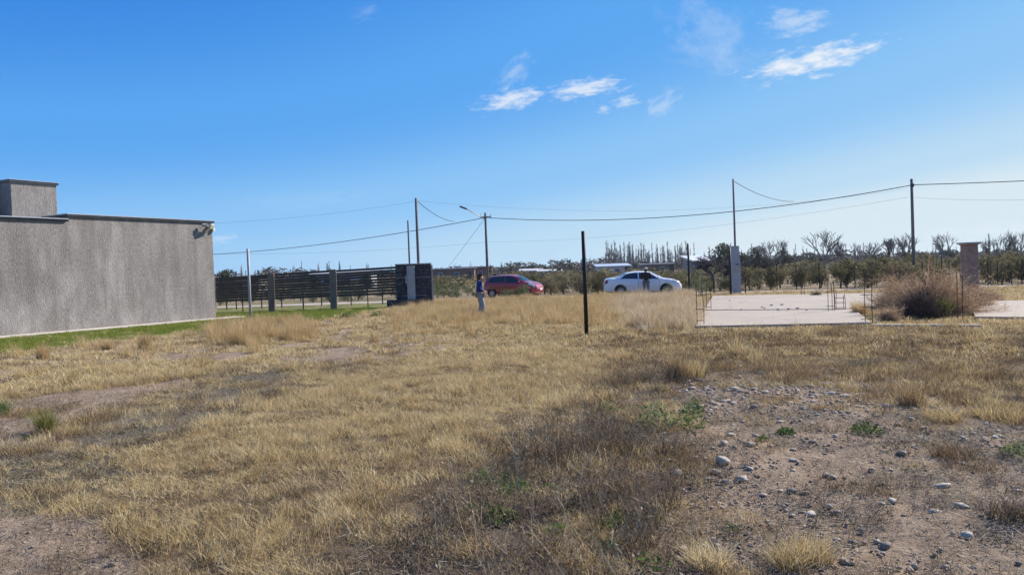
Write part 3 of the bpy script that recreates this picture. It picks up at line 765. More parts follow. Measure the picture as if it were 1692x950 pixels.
wire('guy_wire', la, at(732, 452, 66), 0.05, .011, 'thin guy wire slanting down from the street-light pole')
wire('high_wire', at(300, 371, 110), at(692, 332, 110), .6, .011, 'faint high wire crossing the sky above the slat fence')
wire('high_wire', at(692, 332, 110), at(1500, 312, 110), 2.2, .009, 'faint high wire crossing the sky above both cars')
wire('telephone_wire', at(300, 419, 90), at(808, 400, 90), .5, .008, 'faint low telephone wire passing over the slat fence')
wire('telephone_wire', at(808, 400, 90), at(1500, 326, 60), .8, .007, 'faint low telephone wire rising towards the timber power pole')
wire('telephone_wire', at(1506, 326, 60), at(1800, 326, 45), .2, .007, 'faint low telephone wire leaving the timber power pole towards the brick pillar side')

# ------------------------------------------------------------------ concrete slab foundation
m_, nt, b = new_mat('slab_concrete')
tc = N(nt, 'ShaderNodeTexCoord').outputs['Object']
n1 = noise(nt, .7, 6, .65, tc); n2 = noise(nt, 9, 5, .7, tc); n3 = noise(nt, 45, 3, .6, tc)
c = ramp(nt, n1, [(.3, (.26, .205, .155)), (.5, (.335, .27, .205)), (.7, (.40, .33, .26))])
c = mixc(nt, ramp(nt, n2, [(.58, (0, 0, 0)), (.75, (.55, .55, .55))]), c, (.27, .21, .16))
c = mixc(nt, ramp(nt, noise(nt, .35, 6, .7, tc), [(.45, (0, 0, 0)), (.62, (.6, .6, .6))]), c, (.25, .19, .14))
vc = N(nt, 'ShaderNodeTexVoronoi', feature='DISTANCE_TO_EDGE'); vc.inputs['Scale'].default_value = .33
wv = N(nt, 'ShaderNodeVectorMath', operation='ADD'); nw = N(nt, 'ShaderNodeTexNoise'); nw.inputs['Scale'].default_value = 1.3; nt.links.new(tc, nw.inputs['Vector'])
nt.links.new(tc, wv.inputs[0]); nt.links.new(nw.outputs['Color'], wv.inputs[1]); nt.links.new(wv.outputs[0], vc.inputs['Vector'])
c = mixc(nt, ramp(nt, vc.outputs['Distance'], [(.004, (.8, .8, .8)), (.012, (0, 0, 0))]), c, (.12, .09, .07))
c = mixc(nt, .2, c, ramp(nt, n3, [(.3, (.3, .26, .22)), (.7, (.6, .55, .48))]))
nt.links.new(c, b.inputs['Base Color']); b.inputs['Roughness'].default_value = .9; bump(nt, b, n3, .25, .01)
M['slab'] = m_
split_y = gnd(1290, 512, .16).y
sa = tag(MB().prism(SLAB_A, -.25, .11).build('concrete_slab', M['slab']), 'large pale concrete house foundation slab lying in the dry grass', 'slab')
front = [p for p in SLAB_A]
back_pts = [gnd(px, py, .115).to_2d() for px, py in ((1163, 512.5), (1398, 511), (1404, 509.5), (1446, 508.2), (1461.5, 484.3), (1178.3, 489.2))]
MB().prism(back_pts, .09, .132).build('raised_screed', M['slab'], sa)
tag(MB().prism(SLAB_B, -.25, .11).build('concrete_slab', M['slab']), 'second pale concrete slab to one side of the dead bush', 'slab')
bA, bB = gnd(1443, 535.5, .10), gnd(1625, 536, .10)
bd = (bB - bA); ang = math.atan2(bd.y, bd.x); bm_ = (bA + bB) / 2
o = MB().box((0, 0, 0), (bd.to_2d().length, .26, .30)).build('foundation_beam', M['slab'], None, bevel=.015)
o.location = (bm_.x, bm_.y + .1, -.06); o.rotation_euler = (0, 0, ang); tag(o, 'low pale concrete foundation beam along the front of the dead bush', 'beam')
for i, (px, py) in enumerate(((1259, 508), (1263, 510), (1275, 505), (1285, 511), (1287, 513), (1303, 511), (1333, 513), (1346, 512), (1292, 504), (1318, 510), (1206, 497), (1225, 512))):
    p = gnd(px, py, .132); k = rv(.02, .045)
    o = MB().box((0, 0, k / 2), (k * 2.4, k * 1.5, k)).build('rubble_piece', M['concrete'], None, bevel=k * .2)
    o.location = p; o.rotation_euler = (0, 0, rv(0, 3)); tag(o, 'small broken concrete piece on the foundation slab', 'rubble', 'rubble on the foundation slab')

def rebar(px, base_py, top_py, w, n_st, label, z0=.11, bars=4, lean=.0, bent=0):
    p = gnd(px, base_py, z0); h = at(px, top_py, p.y).z - z0
    o = empty('rebar_cage', p, rv(-.25, .25)); tag(o, label, 'rebar', 'starter bars of the foundation')
    cs = [(-w/2, -w/2), (w/2, -w/2), (w/2, w/2), (-w/2, w/2)][:bars]
    for i, (x, y) in enumerate(cs):
        hh = h * (1 if i == 0 else rv(.72, 1.0))
        MB().tube([(x, y, -.1), (x + rv(-.012, .012), y, hh * .5), (x + lean + rv(-.03, .03), y + rv(-.02, .02), hh)], .0095, 6).build('bar', M['steel_rust'], o)
    for k in range(n_st):
        z = h * (k + .25) / (n_st + .35); j = rv(-.02, .02); q = [(x + lean * z / h, y, z + j) for x, y in [(-w/2-.01, -w/2-.01), (w/2+.01, -w/2-.01), (w/2+.01, w/2+.01), (-w/2-.01, w/2+.01)]]
        MB().tube(q + [q[0]], .005, 5).build('stirrup', M['steel_rust'], o)
    return o
rebar(1157, 536, 466, .18, 3, 'rusty rebar cage at the slab corner nearest the feathery grass', bars=2)
rebar(1170, 512, 463, .16, 2, 'rusty rebar cage on the slab edge behind the corner cage', bars=2)
rebar(1372, 513, 453, .20, 2, 'rusty rebar pair standing in the middle of the foundation slab', bars=3)
rebar(1388, 511, 482, .28, 3, 'short rusty rebar cage beside the middle pair on the slab')
rebar(1432, 531, 446, .20, 4, 'tall rusty rebar cage at the slab corner beside the dead bush', bars=2)
rebar(1482, 505, 425, .26, 7, 'tall rusty rebar cage standing inside the brown dead bush', 0.0)
rebar(1491, 500, 432, .2, 4, 'thin rusty rebar cage behind the brown dead bush', 0.0)
rebar(1584, 531, 449, .14, 2, 'rusty rebar cage between dead bush and brick pillar at the beam', .05, bars=2)
rebar(1594, 518, 455, .14, 2, 'rusty rebar cage under the brick pillar beside the second slab', .05, bars=2)
rebar(1555, 500, 436, .18, 3, 'thin rusty rebar cage rising above the dead bush top', 0.0, bars=2)
rebar(1326, 487, 455, .16, 2, 'small rusty rebar stub at the back edge of the slab', .13, bars=2)

# ------------------------------------------------------------------ brick pillar
m_, nt, b = new_mat('red_brick')
oi = N(nt, 'ShaderNodeObjectInfo').outputs['Random']
c = mixc(nt, .35, ramp(nt, oi, [(0, (.26, .14, .105)), (.5, (.36, .20, .15)), (1, (.45, .28, .215))]), ramp(nt, noise(nt, 18, 4), [(.3, (.22, .13, .10)), (.7, (.46, .32, .26))]))
nt.links.new(c, b.inputs['Base Color']); b.inputs['Roughness'].default_value = .9; bump(nt, b, noise(nt, 60, 3), .4, .01)
M['brick'] = m_
Yb = 34.0
bx0, bx1 = at(1588.5, 430, Yb), at(1613.5, 430, Yb); BW = (bx1 - bx0).length * .74
bz = at(1600, 404.5, Yb).z
bp = empty('brick_pillar', ((bx0.x + bx1.x) / 2 + .02, Yb, 0), R(2)); tag(bp, 'square red brick pillar with a wide concrete cap beyond the dead bush', 'pillar')
MB().box((0, 0, bz / 2 - .1), (BW - .03, BW - .03, bz)).build('mortar_core', M['concrete'], bp)
nc = 20; ch = (bz + .02) / nc; nb = 3; bw_ = BW / nb
brick_me = MB().box((0, 0, 0), (bw_ - .014, .10, ch - .016)).mesh('brick', M['brick'])
half_me = MB().box((0, 0, 0), (bw_ / 2 - .014, .10, ch - .016)).mesh('brick', M['brick'])
for k in range(nc):
    z = (k + .5) * ch - .02
    for side in range(4):
        ra_ = side * math.pi / 2; n_ = 3 if k % 2 == 0 else 2
        xs_ = [(-BW / 2 + bw_ * (i + .5), brick_me) for i in range(3)] if k % 2 == 0 else [(-bw_ / 2, brick_me), (bw_ / 2, brick_me), (-BW / 2 + bw_ / 4, half_me), (BW / 2 - bw_ / 4, half_me)]
        for xx, me_ in xs_:
            o = link('brick', me_, bp); yy = -BW / 2 + .047 + rv(-.003, .003) - side * .0007
            o.location = (xx * math.cos(ra_) - yy * math.sin(ra_), xx * math.sin(ra_) + yy * math.cos(ra_), z + side * .0006); o.rotation_euler = (0, 0, ra_)
MB().box((0, 0, bz + .015), (BW + .08, BW + .08, .04)).build('cap_course', M['brick'], bp)
MB().box((0, 0, bz + .07), (BW + .22, BW + .22, .07)).build('cap', M['concrete'], bp, bevel=.01)
# small red pillar far behind the red car
p = at(824, 450, 76); o = empty('brick_pillar', (p.x, 76, 0)); tag(o, 'small far red brick pillar seen over the red hatchback roof', 'pillar')
MB().box((0, 0, .85), (.42, .4, 1.75)).build('shaft', M['brick'], o); MB().box((0, 0, 1.76), (.56, .5, .07)).build('cap', M['concrete'], o)
MB().box((-.42, .3, .75), (.36, .3, 1.5)).build('dark_left_side', M['blackstone'], o)  # black box forming the dark left side of the small red pillar

# ------------------------------------------------------------------ stones
def stone_mesh(seed, flat=.55):
    rs = np.random.default_rng(seed); bm = bmesh.new(); bmesh.ops.create_icosphere(bm, subdivisions=2, radius=1)
    ax = rs.uniform(.7, 1.1, 3) * np.array([1.25, .9, flat]); ph = rs.uniform(0, 6.28, 6)
    for v in bm.verts:
        c = v.co.copy(); k = 1 + .10 * math.sin(2.3 * c.x + ph[0]) + .09 * math.sin(3.1 * c.y + ph[1] + c.z) + .07 * math.sin(4.2 * c.z + ph[2] + c.x * 2)
        v.co = Vector((c.x * ax[0], c.y * ax[1], c.z * ax[2])) * k
    me = bpy.data.meshes.new('river_stone'); bm.to_mesh(me); bm.free(); me.shade_smooth(); return me
def stone_mat(name, cols):
    m, nt, b = new_mat(name); oi = N(nt, 'ShaderNodeObjectInfo').outputs['Random']
    c = mixc(nt, .4, ramp(nt, oi, cols), ramp(nt, noise(nt, 3, 5, .7), [(.3, (.20, .15, .11)), (.7, (.52, .43, .33))]))
    nt.links.new(c, b.inputs['Base Color']); b.inputs['Roughness'].default_value = .8; bump(nt, b, noise(nt, 9, 4), .4, .05); return m
M['stone'] = stone_mat('river_stone', [(0, (.16, .12, .09)), (.4, (.31, .24, .18)), (.75, (.44, .35, .27)), (1, (.58, .49, .39))])
M['stone_pale'] = stone_mat('pale_stone', [(0, (.52, .44, .34)), (1, (.66, .58, .47))])
M['stone_red'] = stone_mat('red_stone', [(0, (.30, .16, .11)), (1, (.34, .19, .13))])
M['stone_dark'] = stone_mat('dark_stone', [(0, (.08, .075, .07)), (1, (.12, .11, .105))])
SM = {k: [stone_mesh(i * 7 + j) for i in range(6)] for j, k in enumerate(('stone', 'stone_pale', 'stone_red', 'stone_dark'))}
for k, L_ in SM.items():
    for me_ in L_: me_.materials.append(M[k])
def stone(px, py, size_px, kind, label, group=None, idx=None):
    p = gnd(px, py); r = size_px / 2.3 * p.y / F
    o = link('river_stone', SM[kind][random.randrange(6) if idx is None else idx])
    o.scale = (r, r * rv(.8, 1.1), r * rv(.8, 1.15)); o.rotation_euler = (rv(-.2, .2), rv(-.2, .2), rv(0, 6.28))
    o.location = (p.x, p.y, Hs(p.x, p.y) + r * rv(.05, .28) + .008); tag(o, label, 'stone', group)
    return p
for a in ((1195, 783, 26, 'stone_pale', 'largest smooth off-white river stone on the small stone mound'),
          (1397, 655, 18, 'stone_pale', 'round pale boulder sitting on the gravel heap'),
          (1330, 819, 15, 'stone_red', 'reddish-brown stone beside a dark stone on bare soil'),
          (1307, 818, 15, 'stone_dark', 'dark rounded stone next to the reddish stone'),
          (1463, 902, 19, 'stone', 'tan rounded stone casting a shadow on bare sandy soil', None),
          (1147, 778, 20, 'stone_red', 'pinkish tan stone next to the largest off-white stone'),
          (1225, 803, 17, 'stone_pale', 'pale stone just below the largest off-white stone'),
          (1128, 916, 18, 'stone', 'grey upright stone among dry grass at the edge of the soil'),
          (1597, 889, 22, 'stone_pale', 'flat whitish stone alone on the sandy soil'),
          (1382, 889, 13, 'stone', 'small grey stone beside the tan rounded stone'),
          (1408, 893, 12, 'stone_dark', 'small dark stone between grey and tan stones')):
    stone(*a[:2], a[2] * 1.2, *a[3:])
pts_px = [(1110, 780, 18), (1183, 795, 18), (1172, 805, 16), (1200, 808, 16), (1145, 842, 14), (1262, 822, 11), (1197, 753, 18), (1240, 752, 17), (1230, 748, 14), (1208, 725, 15), (1340, 850, 20), (1377, 797, 15), (1370, 840, 12),
          (1475, 834, 16), (1456, 838, 14), (1590, 845, 20), (1545, 852, 22), (1560, 805, 24), (1440, 780, 14), (1312, 776, 15), (1490, 755, 14), (1605, 770, 12), (1680, 808, 16), (1372, 650, 15), (1340, 640, 12), (1215, 650, 14), (1330, 632, 12), (1290, 700, 12),
          (1170, 832, 10), (1186, 834, 10), (1120, 800, 20), (1240, 790, 14), (1544, 915, 12), (1560, 935, 12), (1275, 868, 10), (1100, 845, 9), (1465, 570, 10)]
def slab_of(px, py):
    if py < 705: return 'buff river stone lying on the gravel heap below the brown grass', 'stones of the gravel heap'
    if px < 1260: return 'rounded river stone on the small mound around the largest off-white stone', 'stones of the small mound'
    return 'grey or buff river stone scattered on the open sandy soil', 'stones on the sandy soil'
for px, py, s_ in pts_px:
    stone(px, py, s_ * 1.15, random.choice(['stone', 'stone_pale', 'stone_pale']), *slab_of(px, py))
cx, cy = polar(4000, 4, 14)
Kc = masks(cx, cy); pxx, pyy = project(cx, cy)
wgt = np.maximum(Kc['soil'], Kc['heap']) * (pxx > 1060) * (.10 + .9 * np.maximum(Kc['heap'], sstep(.5, .62, fbm(cx * 1.5, cy * 1.5, 91))))
sel = np.where((U(cx) < wgt) & (pyy < 945) & (pxx < 1690))[0][:200]
for i in sel:
    stone(float(pxx[i]), float(pyy[i]), rv(7, 14), random.choice(['stone', 'stone', 'stone', 'stone_pale']), *slab_of(float(pxx[i]), float(pyy[i])))
pb = []
for i in range(6):
    rs = random.Random(i); bm = bmesh.new(); bmesh.ops.create_icosphere(bm, subdivisions=1, radius=1)
    mb = MB()
    for v in bm.verts: v.co = Vector((v.co.x * rs.uniform(.7, 1.4), v.co.y * rs.uniform(.7, 1.2), v.co.z * rs.uniform(.45, .75)))
    mb.add([v.co for v in bm.verts], [[v.index for v in f.verts] for f in bm.faces], rs.random()); bm.free(); pb.append(mb)
source('pebble', pb, M['stone'], True)
x, y, s = bands([(2.4, 12, 420, 1.0), (12, 16, 40, 1.0)])
K = masks(x, y); px, py = project(x, y)
wgt = np.maximum(K['soil'], K['heap']) * np.where(px > 1000, .12 + 1.6 * K['heap'] + .6 * sstep(.48, .62, fbm(x * 1.5, y * 1.5, 91)), .10) + .004
k = (U(x) < wgt) & free(x, y); x, y = x[k], y[k]
sz = np.exp(RNG.normal(math.log(.0085), .5, len(x)))
sz = np.minimum(sz, .024)
scatter('gravel', 'pebble', np.stack([x, y, H(x, y) + sz * .25 + .004], -1), np.stack([sz] * 3, -1), 'small pebbles and gravel scattered over the bare soil', 'gravel', .3)

# ------------------------------------------------------------------ shrubs and trees
def leafy(n, lobes, size, flat=.5):
    """leaf faces spread through uneven lobes: (x, y, z, radius, height)"""
    mb = MB(); wt = [l[3] ** 2 * l[4] for l in lobes]
    for _ in range(n):
        l = random.choices(lobes, wt)[0]
        while True:
            d = Vector((rv(-1, 1), rv(-1, 1), rv(-1, 1)))
            if d.length < 1: break
        if random.random() < .6 and d.length > .05: d = d.normalized() * rv(.72, 1.08)
        p = Vector((l[0] + d.x * l[3], l[1] + d.y * l[3], max(.02, l[2] + d.z * l[4]))); s = size * rv(.5, 1.3)
        a = Vector((rv(-1, 1), rv(-1, 1), rv(-.6, 1))).normalized(); e = a.cross(Vector((rv(-1, 1), rv(-1, 1), rv(-1, 1)))).normalized()
        mb.add([p - a * s, p + e * s * flat, p + a * s, p - e * s * flat], [(0, 1, 2, 3)], random.random())
    return mb
def stems(n, h, spread, r):
    mb = MB()
    for _ in range(n):
        a = rv(0, 6.283); d = Vector((math.cos(a), math.sin(a), 0)) * spread * rv(.2, 1)
        mb.tube([d * .15, d * .55 + Vector((0, 0, h * .5)), d + Vector((rv(-.05, .05), rv(-.05, .05), h * rv(.7, 1.05)))], [r, r * .7, r * .35], 4, rv(0, 1), False)
    return mb
def vine_lobes():
    return [(rv(-.35, .35), rv(-.3, .3), rv(.2, .8), rv(.2, .38), rv(.16, .28)) for _ in range(9)]
def bare_tree(h, spread, levels, r, up=.6, n0=5, seed=0, trunk_h=.3):
    rd = random.Random(seed); tr, cr = MB(), MB()
    def grow(p, d, L, rad, lev, first=False):
        q = p + d * L; mid = p + d * L * .5 + Vector((rd.uniform(-1, 1), rd.uniform(-1, 1), 0)) * L * .05
        (tr if lev >= levels - 1 else cr).tube([p, mid, q], [rad, rad * .82, rad * .6], 5 if lev > 1 else 3, rd.random(), False)
        if lev == 0: return
        for k in range(n0 if lev == levels else rd.randint(3, 4)):
            a = rd.uniform(0, 6.283); t = rd.uniform(.45, 1) if not first else rd.uniform(.7, 1)
            e = (d * up + Vector((math.cos(a), math.sin(a), rd.uniform(-.1, .6))) * spread).normalized()
            grow(p.lerp(q, t), e, L * rd.uniform(.55, .82), max(rad * .58, .0024), lev - 1)
    grow(Vector((0, 0, 0)), Vector((rd.uniform(-.05, .05), 0, 1)).normalized(), h * trunk_h, r, levels, True)
    return tr, cr
def poplar(seed, dense=1.0):
    rd = random.Random(seed); tr, cr = MB(), MB()
    for k in range(rd.randint(1, 3)):
        h = 1 if k == 0 else rd.uniform(.65, .95); ox = 0 if k == 0 else rd.uniform(-.06, .06); oy = rd.uniform(-.05, .05)
        tr.tube([(ox * .3, oy * .3, 0), (ox + rd.uniform(-.01, .01), oy, .5 * h), (ox + rd.uniform(-.015, .015), oy, h)], [.0075, .0055, .002], 4, rd.random(), False)
        for _ in range(int(42 * dense)):
            z = h * rd.uniform(.12, .95) ; a = rd.uniform(0, 6.283); L = h * rd.uniform(.08, .24) * (1.2 - z / h * .85); o = rd.uniform(.10, .30)
            d = Vector((math.cos(a) * o, math.sin(a) * o, 1)).normalized() * L; p = Vector((ox, oy, z)); f = 1.15 - .75 * z / h
            cr.tube([p, p + d * .5 + Vector((d.x, d.y, 0)) * .25, p + d], [.006 * f, .005 * f, .003 * f], 3, rd.random(), False)
            for _ in range(2):
                e = Vector((rd.uniform(-.3, .3), rd.uniform(-.3, .3), 1)).normalized() * L * .45; q = p + d * rd.uniform(.2, .9)
                cr.tube([q, q + e], [.0034 * f, .0018 * f], 3, rd.random(), False)
    return tr, cr
TM = {}
def reg(kind, tr, cr, mt, mc):
    zm = max(v[2] for v in cr.v)
    for q in (tr, cr): q.v = [(a / zm, b_ / zm, c_ / zm) for a, b_, c_ in q.v]
    TM.setdefault(kind, []).append((tr.mesh('trunk', M[mt]), cr.mesh('crown', M[mc])))
for i in range(8): reg('poplar', *poplar(i, rv(.7, 1.3)), 'bark', 'bark')
for i in range(5): reg('bare', *bare_tree(1, .55, 4, .017, .85, 5, i, .26), 'bark', 'bark')
for i in range(3): reg('bare_dense', *bare_tree(1, .8, 5, .024, .5, 6, 20 + i, .22), 'bark_dark', 'bark_dark')
for i in range(3):
    reg('evergreen', stems(3, .8, .12, .03), leafy(1500, [(rv(-.25, .25), rv(-.2, .2), rv(.35, .8), rv(.14, .26), rv(.12, .2)) for _ in range(11)], .035), 'bark_dark', 'ever')
for i in range(2):
    reg('cypress', stems(1, .9, .01, .03), leafy(900, [(rv(-.02, .02), rv(-.02, .02), .12 + .82 * k / 9, .135 * (1 - .75 * k / 9) * rv(.8, 1.2), .09) for k in range(10)], .03), 'bark_dark', 'ever')
    reg('conifer', stems(1, .9, .01, .03), leafy(1200, [(rv(-.05, .05), rv(-.05, .05), .1 + .85 * k / 9, .33 * (1 - .92 * k / 9) * rv(.8, 1.2), .08) for k in range(10)], .035), 'bark_dark', 'ever')
for i in range(6): reg('vine', stems(6, .6, .3, .018), leafy(1400, vine_lobes(), .045), 'bark_dark', 'olive')
for i in range(4): reg('vine_g', stems(6, .6, .3, .018), leafy(900, vine_lobes(), .042), 'bark_dark', 'shrub_g')
reg('pale', stems(14, .9, .4, .012), leafy(1700, [(rv(-.3, .3), rv(-.3, .3), rv(.25, .8), rv(.16, .28), rv(.12, .22)) for _ in range(12)], .03, .25), 'bark', 'pale_g')
def plant(kind, name, label, cat, x, y, h, wide=1.0, group=None, z=0.0):
    tr, cr = random.choice(TM[kind])
    o = empty(name, (x, y, z), rv(0, 6.28)); o.scale = (h * wide, h * wide, h)
    link('trunk' if kind not in ('vine', 'vine_g', 'pale') else 'stems', tr, o); link('crown' if kind not in ('vine', 'vine_g', 'pale') else 'foliage', cr, o)
    return tag(o, label, cat, group)
def tree(kind, name, label, cat, px, top_py, Y, wide=1.0, group=None):
    p = at(px, top_py, Y); return plant(kind, name, label, cat, p.x, Y, max(.6, p.z), wide, group)

# vineyard rows across the road
for r_, (off, step) in enumerate(((3.3, 1.15), (5.6, 1.25), (8.2, 1.4), (11.5, 1.7), (16, 2.2), (22, 2.8))):
    x = -34.0 + r_ * .3
    while x < 44 + r_ * 4:
        x += step * rv(.75, 1.25); y = float(road_y(x)) + off + rv(-.35, .35)
        px, py = project(np.array([x]), np.array([y])); px = float(px[0])
        if px < 200 or px > 1790: continue
        if px < 660: h, k, g, l, skip = rv(.6, 1.0), 'vine_g', 'low shrubs behind the slat fence', 'low green shrub growing across the road behind the slat fence', .45
        elif px < 860: h, k, g, l, skip = rv(.65, .95), 'vine_g', 'low shrubs around the red hatchback', 'low green shrub across the road near the red hatchback', .15 if r_ < 3 else .6
        elif px < 1010: h, k, g, l, skip = rv(1.2, 1.55), 'vine', 'vines between the two cars', 'olive-brown vine bush in the rows between the two cars', .05
        elif px < 1170: h, k, g, l, skip = rv(1.05, 1.35), 'vine', 'vines behind the white sedan', 'olive-brown vine bush in the rows behind the white sedan', .05
        elif px < 1228: h, k, g, l, skip = rv(.7, 1.0), 'vine', 'vines behind the meter pillar', 'low olive vine bush behind the concrete electricity pillar', .2
        elif px < 1330: h, k, g, l, skip = rv(1.3, 1.65), 'vine', 'vines near the meter pillar', 'olive-brown vine bush near the electricity pillar', .05
        else: h, k, g, l, skip = rv(1.45, 2.1), 'vine', 'vines behind the concrete slab', 'tall olive-brown vine bush beyond the concrete slab', .12
        if random.random() < skip: continue
        rw = ('front', 'second', 'third', 'fourth', 'fifth', 'last')[r_]; l += ', ' + rw + ' row from the road'
        if r_ == 0 and 770 < px < 905: continue
        plant(k, 'vine_bush' if k == 'vine' else 'green_shrub', l, 'shrub', x, y, h, rv(.62, .85) if h > 1.1 else rv(.9, 1.3), g)
# shrubs that stand alone
p = gnd(1150, 489); plant('pale', 'broom_shrub', 'pale green feathery shrub beside the bonnet of the white sedan', 'shrub', p.x, 42.6, 1.55, .85)
p = at(1108, 488, 44); plant('pale', 'broom_shrub', 'small grey-green shrub in front of the white sedan front wheel', 'shrub', p.x, 44.0, .72, 1.0)
p = at(856, 495, 46.5); plant('vine_g', 'green_shrub', 'leafy green shrub in front of the red hatchback door', 'shrub', p.x, 46.5, 1.12, 1.1)
p = at(838, 496, 46); plant('vine_g', 'green_shrub', 'smaller leafy shrub by the red hatchback rear wheel', 'shrub', p.x, 46.0, .72, 1.0)
p = at(800, 490, 47.5); plant('vine_g', 'green_shrub', 'low shrub at the tail of the red hatchback', 'shrub', p.x, 47.2, .45, 1.2)

# far treeline
def pops(n, x0, x1, t0, t1, Y0, Y1, label, group, kind='poplar', wide=(1.1, 1.9)):
    for i in range(n):
        px = x0 + (x1 - x0) * (i + rv(.1, .9)) / n
        tree(kind, 'poplar_tree' if kind == 'poplar' else 'bare_tree', label, 'tree', px, rv(t0, t1), rv(Y0, Y1), rv(*wide), group)
pops(48, 998, 1140, 396, 418, 250, 330, 'bare grey poplar in the far row behind the white sedan', 'poplars behind the white sedan')
pops(10, 925, 1000, 423, 438, 300, 360, 'bare grey poplar in the far row between the two cars', 'poplars between the two cars')
pops(16, 385, 655, 429, 446, 240, 320, 'bare grey poplar far behind the slat fence', 'poplars behind the slat fence')
pops(9, 715, 960, 430, 444, 330, 420, 'small far bare poplar above the red hatchback', 'poplars beyond the red hatchback')
pops(14, 1140, 1320, 399, 418, 220, 300, 'bare grey poplar far behind the concrete meter pillar', 'poplars behind the meter pillar')
pops(20, 1320, 1600, 398, 412, 220, 320, 'bare grey poplar far beyond the vine rows', 'poplars beyond the vine rows')
pops(14, 1610, 1760, 384, 400, 200, 300, 'bare grey poplar far beyond the brick pillar', 'poplars beyond the brick pillar')
for px, t, Y, wd, l in ((1362, 378, 72, 1.0, 'wide bare tree with spreading branches above the vine rows'), (1395, 396, 80, .8, 'bare young tree next to the wide spreading tree'),
        (1288, 392, 85, .7, 'thin bare tree between the meter pillar and the wide spreading tree'), (1270, 396, 90, .7, 'slender bare tree close to the meter pillar'), (1436, 398, 80, .8, 'low bare tree midway between wide tree and power pole'),
        (1497, 384, 70, .8, 'bare tree growing behind the timber power pole'), (1480, 392, 75, .7, 'bare tree beside the timber power pole'), (1563, 381, 72, .75, 'bare many-stemmed tree between power pole and brick pillar'),
        (1420, 398, 85, .6, 'slim bare tree above the vine rows'), (1655, 384, 75, .8, 'bare tree behind the brick pillar'), (1682, 376, 75, .8, 'taller bare tree well past the brick pillar'), (1640, 392, 80, .8, 'small bare tree just past the brick pillar')):
    tree('bare', 'bare_tree', l, 'tree', px, t, Y, wd)
for px, t, Y, wd, l in ((1176, 421, 62, 1.3, 'dense dark leafless tree between pale green shrub and meter pillar'), (1236, 425, 62, 1.3, 'dense dark leafless thicket tree beside the vine rows and meter pillar'), (1468, 391, 120, .45, 'dark upright leafless tree between wide bare tree and power pole'), (1278, 424, 66, 1.3, 'dense dark leafless tree beyond the vine rows'), (1196, 424, 58, 1.3, 'low dark leafless tree above the pale shrub')):
    tree('bare_dense', 'bare_tree', l, 'tree', px, t, Y, wd)
for px, t, Y, wd, k, l in ((1188, 401, 125, .8, 'evergreen', 'tall dark green tree beside the meter pillar'), (1206, 402, 130, .7, 'evergreen', 'dark green tree directly behind the meter pillar'), (1226, 412, 120, 1.0, 'evergreen', 'round dark green tree peeping out beside the meter pillar'),
        (1252, 406, 130, .9, 'evergreen', 'broad dark green tree between meter pillar and dark conifer'), (1294, 403, 140, .6, 'conifer', 'dark conifer above the vine rows'), (1293, 417, 120, 1.3, 'evergreen', 'low dark tree under the dark conifer'),
        (1340, 422, 170, 1.2, 'evergreen', 'low dark tree between dark conifer and wide bare tree'), (1360, 421, 160, 1.2, 'evergreen', 'low dark tree under the wide bare tree'), (1068, 431, 190, .8, 'evergreen', 'round dark tree in front of the poplars over the white sedan'), (1050, 435, 200, .9, 'evergreen', 'smaller dark tree in front of the poplars'),
        (810, 434, 190, .7, 'conifer', 'broad dark conifer behind the street-light pole'), (828, 431, 200, .8, 'cypress', 'dark narrow cypress between street-light pole and pointed conifer'), (843, 429, 200, .6, 'conifer', 'pointed dark conifer with slim tip next to the cypress'),
        (878, 436, 210, .9, 'evergreen', 'olive round tree between pointed conifer and tall black post'), (944, 436, 200, .9, 'evergreen', 'round dark tree just beside the tall black post'), (963, 425, 190, .45, 'bare_dense', 'dark bare tree behind the tall black post'),
        (375, 444, 70, .75, 'evergreen', 'round dark bush tree touching the grey building corner'), (605, 452, 85, 1.0, 'evergreen', 'dark round tree behind the slats next to the entrance wall'), (520, 455, 90, 1.0, 'evergreen', 'dark round tree behind the middle of the slat fence'), (565, 458, 85, 1.1, 'evergreen', 'low dark tree behind the second fence post'),
        (1500, 414, 150, 1.0, 'evergreen', 'dark tree at the foot of the power pole'), (1570, 412, 150, 1.2, 'evergreen', 'low dark tree between power pole and brick pillar'), (1660, 409, 130, 1.2, 'evergreen', 'low dark tree past the brick pillar')):
    tree(k, 'dark_tree' if k in ('evergreen', 'bare_dense') else 'conifer_tree', l, 'tree', px, t, Y, wd)
# continuous low scrub on the horizon
M['scrub'] = leafmat('far_scrub', [(0, (.05, .05, .042)), (.5, (.10, .092, .075)), (1, (.19, .165, .14))], .1, .6)  # tones lightened so the colour itself carries distance haze
source('scrub', [leafy(260, vine_lobes(), .08) for _ in range(4)], M['scrub'])
source('scrub_b', [leafy(260, vine_lobes(), .07) for _ in range(4)], M['olive'])
def belt(name, kind, n, Y0, Y1, h0, h1, label, xr=1.0):
    y = RNG.uniform(Y0, Y1, n); x = RNG.uniform(-1.1, 1.15, n) * y; h = RNG.uniform(h0, h1, n) * (.6 + .8 * fbm(x * .03, y * .01, 17))
    scatter(name, kind, np.stack([x, y, 0 * x], -1), np.stack([h * 1.6, h * 1.6, h], -1), label, 'trees', .05)
belt('far_scrub', 'scrub', 900, 230, 420, 3.0, 5.2, 'dark low tree mass along the horizon')
belt('field_scrub', 'scrub_b', 1100, 75, 230, .9, 1.8, 'olive scrub covering the flat fields beyond the vines')

